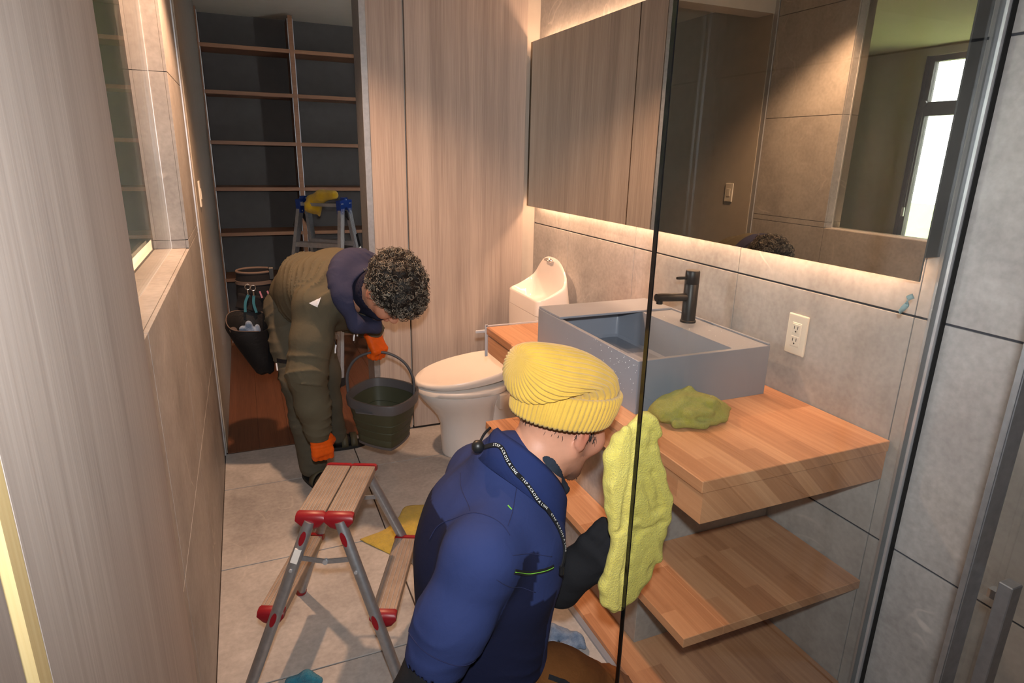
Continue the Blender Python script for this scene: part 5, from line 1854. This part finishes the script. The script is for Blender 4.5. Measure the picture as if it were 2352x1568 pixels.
tg = [H2(0.1125, -0.004, 0.040), H2(0.1125, -0.030, 0.040), H2(0.1085, -0.030, 0.082), H2(0.1085, -0.004, 0.082)]
tgp = part('tag', prism([p + R2 @ np.array([0.001, -0.0005, 0]) for p in tg], R2 @ np.array([0.0016, 0, 0])), 'white_plastic', bn, label='white and red label')
part('tag_print', prism([tg[0] + (tg[2] - tg[0]) * q[0] + 0 * tg[0] for q in ((0, 0),)] * 0 + [H2(0.1155, -0.008, 0.056), H2(0.1155, -0.026, 0.056), H2(0.1125, -0.026, 0.078), H2(0.1125, -0.008, 0.078)], R2 @ np.array([0.001, 0, 0])), 'red_plastic', tgp)

# short dark hair under the cuff and goatee
rs = np.random.RandomState(9)
hm = []
btree = bvh(bv)
for i in range(420):
    k = i % 3
    if k == 0:
        q = np.array([0.078 + rs.normal(0, 0.010), rs.normal(0, 0.016), -0.128 + rs.normal(0, 0.006)])
        d = np.array([0.5, 0, -0.8]) + rs.normal(0, 0.25, 3)
        L = rs.uniform(0.004, 0.010)
    elif k == 1:
        q = np.array([0.028 + rs.normal(0, 0.010), -0.078 if i % 2 else 0.078, rs.uniform(-0.02, 0.030)])
        d = np.array([0.1, 0, -1.0]) + rs.normal(0, 0.2, 3)
        L = rs.uniform(0.006, 0.013)
    else:
        an = rs.uniform(-1.3, 1.3)
        q = np.array([-0.11 * math.cos(an), -0.085 * math.sin(an) * 1.0, -0.004 + 0.02 * rs.uniform(-1, 1)])
        d = np.array([0.0, 0, -1.0]) + rs.normal(0, 0.3, 3)
        L = rs.uniform(0.005, 0.011)
    c, n = snap(btree, H2(*q), 0.0)
    d = R2 @ (d / np.linalg.norm(d))
    d = d - n * (d @ n) * 0.9 + n * 0.25
    hm.append(tube(np.array([c, c + d * L * 0.5 + n * 0.001, c + d * L]), [0.0006, 0.0005, 0.0002], 4))
M['hair_dark'] = mat_plain('hair_dark', lin(34, 28, 27), 0.6)
part('hair', join(*hm), 'hair_dark', p2, True, kind='stuff')

# lanyard with its lettering
lyp = [(0.395, 1.060, 0.905), (0.425, 1.030, 0.915), (0.434, 1.005, 0.890), (0.451, 0.980, 0.856), (0.476, 0.953, 0.815), (0.497, 0.940, 0.775), (0.506, 0.926, 0.742), (0.500, 0.918, 0.720), (0.493, 0.914, 0.708)]
ly = thing('lanyard', 'black neck lanyard with white lettering over the navy polo shirt', 'lanyard', (0.48, 0.96, 0.66))
allv = join(sv, (fv, [tuple(f) for f in ff]))
ct_ = bvh(allv)
LP = spline(lyp, 90)
LN = []
for i in range(len(LP)):
    c, n = snap(ct_, LP[i])
    dcam = np.array([0, 0, CAMZ]) - LP[i]
    if n @ dcam < 0:
        n = -n
    LP[i] = c + n * 0.0145
    LN.append(n)
LN = np.array(LN)
for _ in range(6):
    LP[1:-1] = (LP[:-2] + 2 * LP[1:-1] + LP[2:]) / 4
    LN[1:-1] = (LN[:-2] + 2 * LN[1:-1] + LN[2:]) / 4
LN /= np.linalg.norm(LN, axis=1)[:, None]
TT = np.gradient(LP, axis=0)
TT /= np.linalg.norm(TT, axis=1)[:, None]
WW = np.cross(LN, TT)
cordp = part('strap', ribbon(LP, WW, 0.0085, 0.0026), 'black_cloth', ly)
ball = LP[0] + np.array([-0.010, 0, 0.004])
part('toggle', lathe([(0.0, -0.013), (0.008, -0.011), (0.0125, -0.004), (0.0125, 0.004), (0.008, 0.011), (0.0, 0.013)], 18, ball), 'black', ly, True)
part('end_cord', tube(spline([ball, ball + (0.02, 0.02, 0.014), ball + (0.045, 0.05, 0.012)], 10), 0.0028, 8), 'black_cloth', ly, True)
part('clip', join(cyl(LP[-1], LP[-1] + (0.0, 0, -0.016), 0.005, 12)), 'black', ly, 40.0)
# lettering: STEP ACROSS A LINE, repeated
arc = np.concatenate([[0], np.cumsum(np.linalg.norm(np.diff(LP, axis=0), axis=1))])
glyph = {}
def letter(ch):
    if ch not in glyph:
        cu = bpy.data.curves.new('lettering', 'FONT')
        cu.body = ch
        cu.size = 1.0
        cu.resolution_u = 2
        ob = bpy.data.objects.new('lettering', cu)
        COL.objects.link(ob)
        bpy.context.view_layer.update()
        me = ob.evaluated_get(bpy.context.evaluated_depsgraph_get()).to_mesh()
        v = np.array([q.co[:] for q in me.vertices]) if len(me.vertices) else np.zeros((0, 3))
        f = [tuple(p.vertices) for p in me.polygons]
        glyph[ch] = (v, f, (v[:, 0].max() if len(v) else 0.3))
        bpy.data.objects.remove(ob)
        bpy.data.curves.remove(cu)
    return glyph[ch]


sz, pos, lets = 0.0072, 0.030, []
while pos < arc[-1] - 0.055:
    for ch in 'STEP ACROSS A LINE':
        if ch == ' ':
            pos += 0.0022
            continue
        v, f, wd = letter(ch)
        i = np.interp(pos + wd * sz / 2, arc, np.arange(len(arc)))
        j_ = int(min(len(arc) - 2, i))
        fr = i - j_
        o = LP[j_] * (1 - fr) + LP[j_ + 1] * fr
        tx, wy, nn = TT[j_], WW[j_], LN[j_]
        lv = o + ((v[:, :1] - wd / 2) * sz) * tx + ((v[:, 1:2] - 0.35) * sz) * wy + nn * 0.0016
        lets.append((lv, f))
        pos += wd * sz + 0.0012
    pos += 0.012
M['letter_white'] = mat_plain('letter_white', lin(235, 235, 230), 0.6)
part('lettering', join(*lets), 'letter_white', ly, kind='stuff', label='white lettering')

# ------------------------------------------------------------------ cloths round the vanity
zs = [0.972, 0.958, 0.930, 0.895, 0.84, 0.78, 0.735, 0.70, 0.655, 0.605, 0.565, 0.538]
le = [0.690, 0.668, 0.640, 0.627, 0.622, 0.632, 0.645, 0.650, 0.638, 0.632, 0.640, 0.660]
ri = [0.712, 0.722, 0.726, 0.738, 0.763, 0.783, 0.790, 0.787, 0.775, 0.752, 0.722, 0.690]
cl = Field((0.58, 0.929, 0.50), (0.83, 1.02, 1.0), 0.0032)
for i_, q in enumerate((0.06, 0.28, 0.5, 0.72, 0.94)):
    pts_, rr_ = [], []
    for z, a, c_ in zip(zs, le, ri):
        w_ = (c_ - a)
        pts_.append((a + w_ * (0.08 + 0.84 * q) + 0.004 * math.sin(z * 40 + i_ * 2), 0.950 + 0.006 * math.sin(i_ * 2.4 + z * 17), z))
        rr_.append(max(0.007, min(0.017, w_ * 0.17)))
    cl.chain(pts_, rr_, 0.010)
for a, c_, r in [((0.655, 0.940, 0.955), (0.640, 0.938, 0.84), 0.010), ((0.640, 0.938, 0.84), (0.652, 0.940, 0.745), 0.011), ((0.668, 0.940, 0.735), (0.648, 0.940, 0.64), 0.012), ((0.648, 0.940, 0.64), (0.662, 0.940, 0.555), 0.011), ((0.690, 0.938, 0.745), (0.770, 0.940, 0.752), 0.008), ((0.700, 0.938, 0.905), (0.735, 0.940, 0.80), 0.008), ((0.735, 0.938, 0.70), (0.765, 0.940, 0.64), 0.009), ((0.705, 0.938, 0.70), (0.69, 0.938, 0.57), 0.007), ((0.715, 0.938, 0.965), (0.733, 0.940, 0.935), 0.009)]:
    cl.cone(a, c_, r, r, 0.009)
for a, c_ in [((0.672, 0.930, 0.93), (0.660, 0.930, 0.74)), ((0.660, 0.930, 0.738), (0.636, 0.932, 0.728)), ((0.69, 0.930, 0.725), (0.76, 0.931, 0.732)), ((0.676, 0.930, 0.70), (0.668, 0.930, 0.56)), ((0.72, 0.930, 0.86), (0.755, 0.931, 0.77))]:
    cl.cone(a, c_, 0.005, 0.005, 0.008, True)
cl.ripple(lambda P: 0.0014 * hnoise(P, 50, 141) + 0.0007 * hnoise(P, 150, 142))
cl.half((0.7, 0.9315, 0.8), (0, -1, 0))
cv_ = cl.mesh(2)
single('wiping_cloth', (cv_[0] + np.array([-0.022, -0.0235, 0.012]), cv_[1]), 'terry_yellow', 'bright yellow microfibre cloth held in a black glove against the glass edge', 'cloth', True)

cl = Field((0.90, 1.10, 0.785), (1.26, 1.33, 0.93), 0.0034)
cl.ell((1.045, 1.255, 0.822), (0.085, 0.050, 0.040), rotz(-0.12), 0.0)
cl.ell((1.095, 1.235, 0.815), (0.070, 0.045, 0.034), rotz(-0.2), 0.02)
cl.ell((1.000, 1.262, 0.812), (0.050, 0.040, 0.028), None, 0.02)
cl.chain([(0.965, 1.290, 0.797), (0.935, 1.268, 0.793)], [0.016, 0.005], 0.015)
cl.chain([(1.13, 1.25, 0.812), (1.175, 1.252, 0.802), (1.215, 1.258, 0.795)], [0.026, 0.016, 0.005], 0.012)
for a, c_, r in [((0.965, 1.23, 0.815), (1.03, 1.240, 0.850), 0.010), ((1.03, 1.240, 0.850), (1.10, 1.22, 0.838), 0.010), ((1.10, 1.205, 0.845), (1.15, 1.215, 0.805), 0.010), ((0.985, 1.205, 0.802), (1.06, 1.185, 0.802), 0.011), ((1.06, 1.185, 0.802), (1.13, 1.19, 0.803), 0.011), ((1.02, 1.20, 0.83), (1.09, 1.19, 0.825), 0.007), ((1.0, 1.27, 0.855), (1.07, 1.27, 0.868), 0.008)]:
    cl.cone(a, c_, r, r, 0.018)
cl.cone((1.035, 1.225, 0.866), (1.062, 1.215, 0.852), 0.006, 0.004, 0.006, True)
cl.cone((0.985, 1.226, 0.846), (1.025, 1.218, 0.862), 0.004, 0.003, 0.006, True)
cl.cone((1.00, 1.192, 0.818), (1.10, 1.174, 0.815), 0.004, 0.004, 0.006, True)
cl.ripple(lambda P: 0.0035 * hnoise(P, 55, 91) + 0.0018 * hnoise(P, 150, 92))
cl.half((0, 0, 0.7905), (0, 0, -1))
gc = single('damp_cloth', cl.mesh(1), 'terry_green', 'rumpled olive green microfibre cloth on the countertop in front of the basin', 'cloth', True)
part('care_tag', prism([(1.098, 1.232, 0.852), (1.112, 1.226, 0.856), (1.116, 1.226, 0.842), (1.102, 1.232, 0.838)], (0.001, 0.002, 0.001)), 'white_plastic', gc)

cl = Field((0.36, 4.15, 1.03), (0.66, 4.45, 1.26), 0.0045)
tp0, tp1 = Lp(-0.13, -0.03, LH - 0.005), Lp(0.11, -0.02, LH + 0.0)
cl.chain([tp0 + (0.04, -0.005, 0.005), (tp0 + tp1) / 2 + (0.0, 0, 0.022), tp1 + (-0.02, 0, 0.030)], [0.022, 0.034, 0.026], 0.03)
cl.chain([(tp0 + tp1) / 2 + (0.03, 0, 0.035), tp1 + (-0.02, 0.0, 0.035)], [0.026, 0.018], 0.02)
cl.chain([tp0 + (0.05, -0.03, 0.0), tp0 + (0.03, -0.045, -0.045), tp0 + (0.06, -0.04, -0.085)], [0.026, 0.030, 0.008], 0.03)
cl.chain([tp0 + (0.09, -0.05, 0.0), tp0 + (0.085, -0.055, -0.05), tp0 + (0.09, -0.05, -0.10)], [0.020, 0.022, 0.008], 0.03)
cl.ripple(lambda P: 0.004 * hnoise(P, 70, 95))
single('dust_cloth', cl.mesh(1), 'terry_deep', 'deep yellow cloth draped over the top of the stepladder', 'cloth', True)

cl = Field((0.70, 1.30, -0.002), (0.87, 1.50, 0.09), 0.0035)
cl.chain([(0.735, 1.42, 0.022), (0.77, 1.425, 0.034), (0.80, 1.41, 0.024), (0.825, 1.37, 0.030), (0.84, 1.345, 0.018)], [0.020, 0.026, 0.016, 0.020, 0.010], 0.012)
cl.chain([(0.745, 1.39, 0.015), (0.81, 1.36, 0.016)], [0.016, 0.016], 0.015)
cl.ripple(lambda P: 0.005 * hnoise(P, 90, 97) + 0.002 * hnoise(P, 200, 98))
cl.half((0, 0, 0.0005), (0, 0, -1))
single('floor_rag', cl.mesh(1), 'terry_blue', 'scrunched pale blue rag on the floor behind the brown trousers', 'rag', True)

cl = Field((-0.03, 1.46, -0.002), (0.11, 1.60, 0.06), 0.0035)
cl.chain([(0.0, 1.535, 0.016), (0.04, 1.535, 0.020), (0.075, 1.52, 0.012)], [0.018, 0.018, 0.010], 0.012)
cl.ripple(lambda P: 0.004 * hnoise(P, 90, 99))
cl.half((0, 0, 0.0005), (0, 0, -1))
single('scouring_pad', cl.mesh(1), 'terry_teal', 'small turquoise scouring cloth on the tiles under the step stool', 'cloth', True)
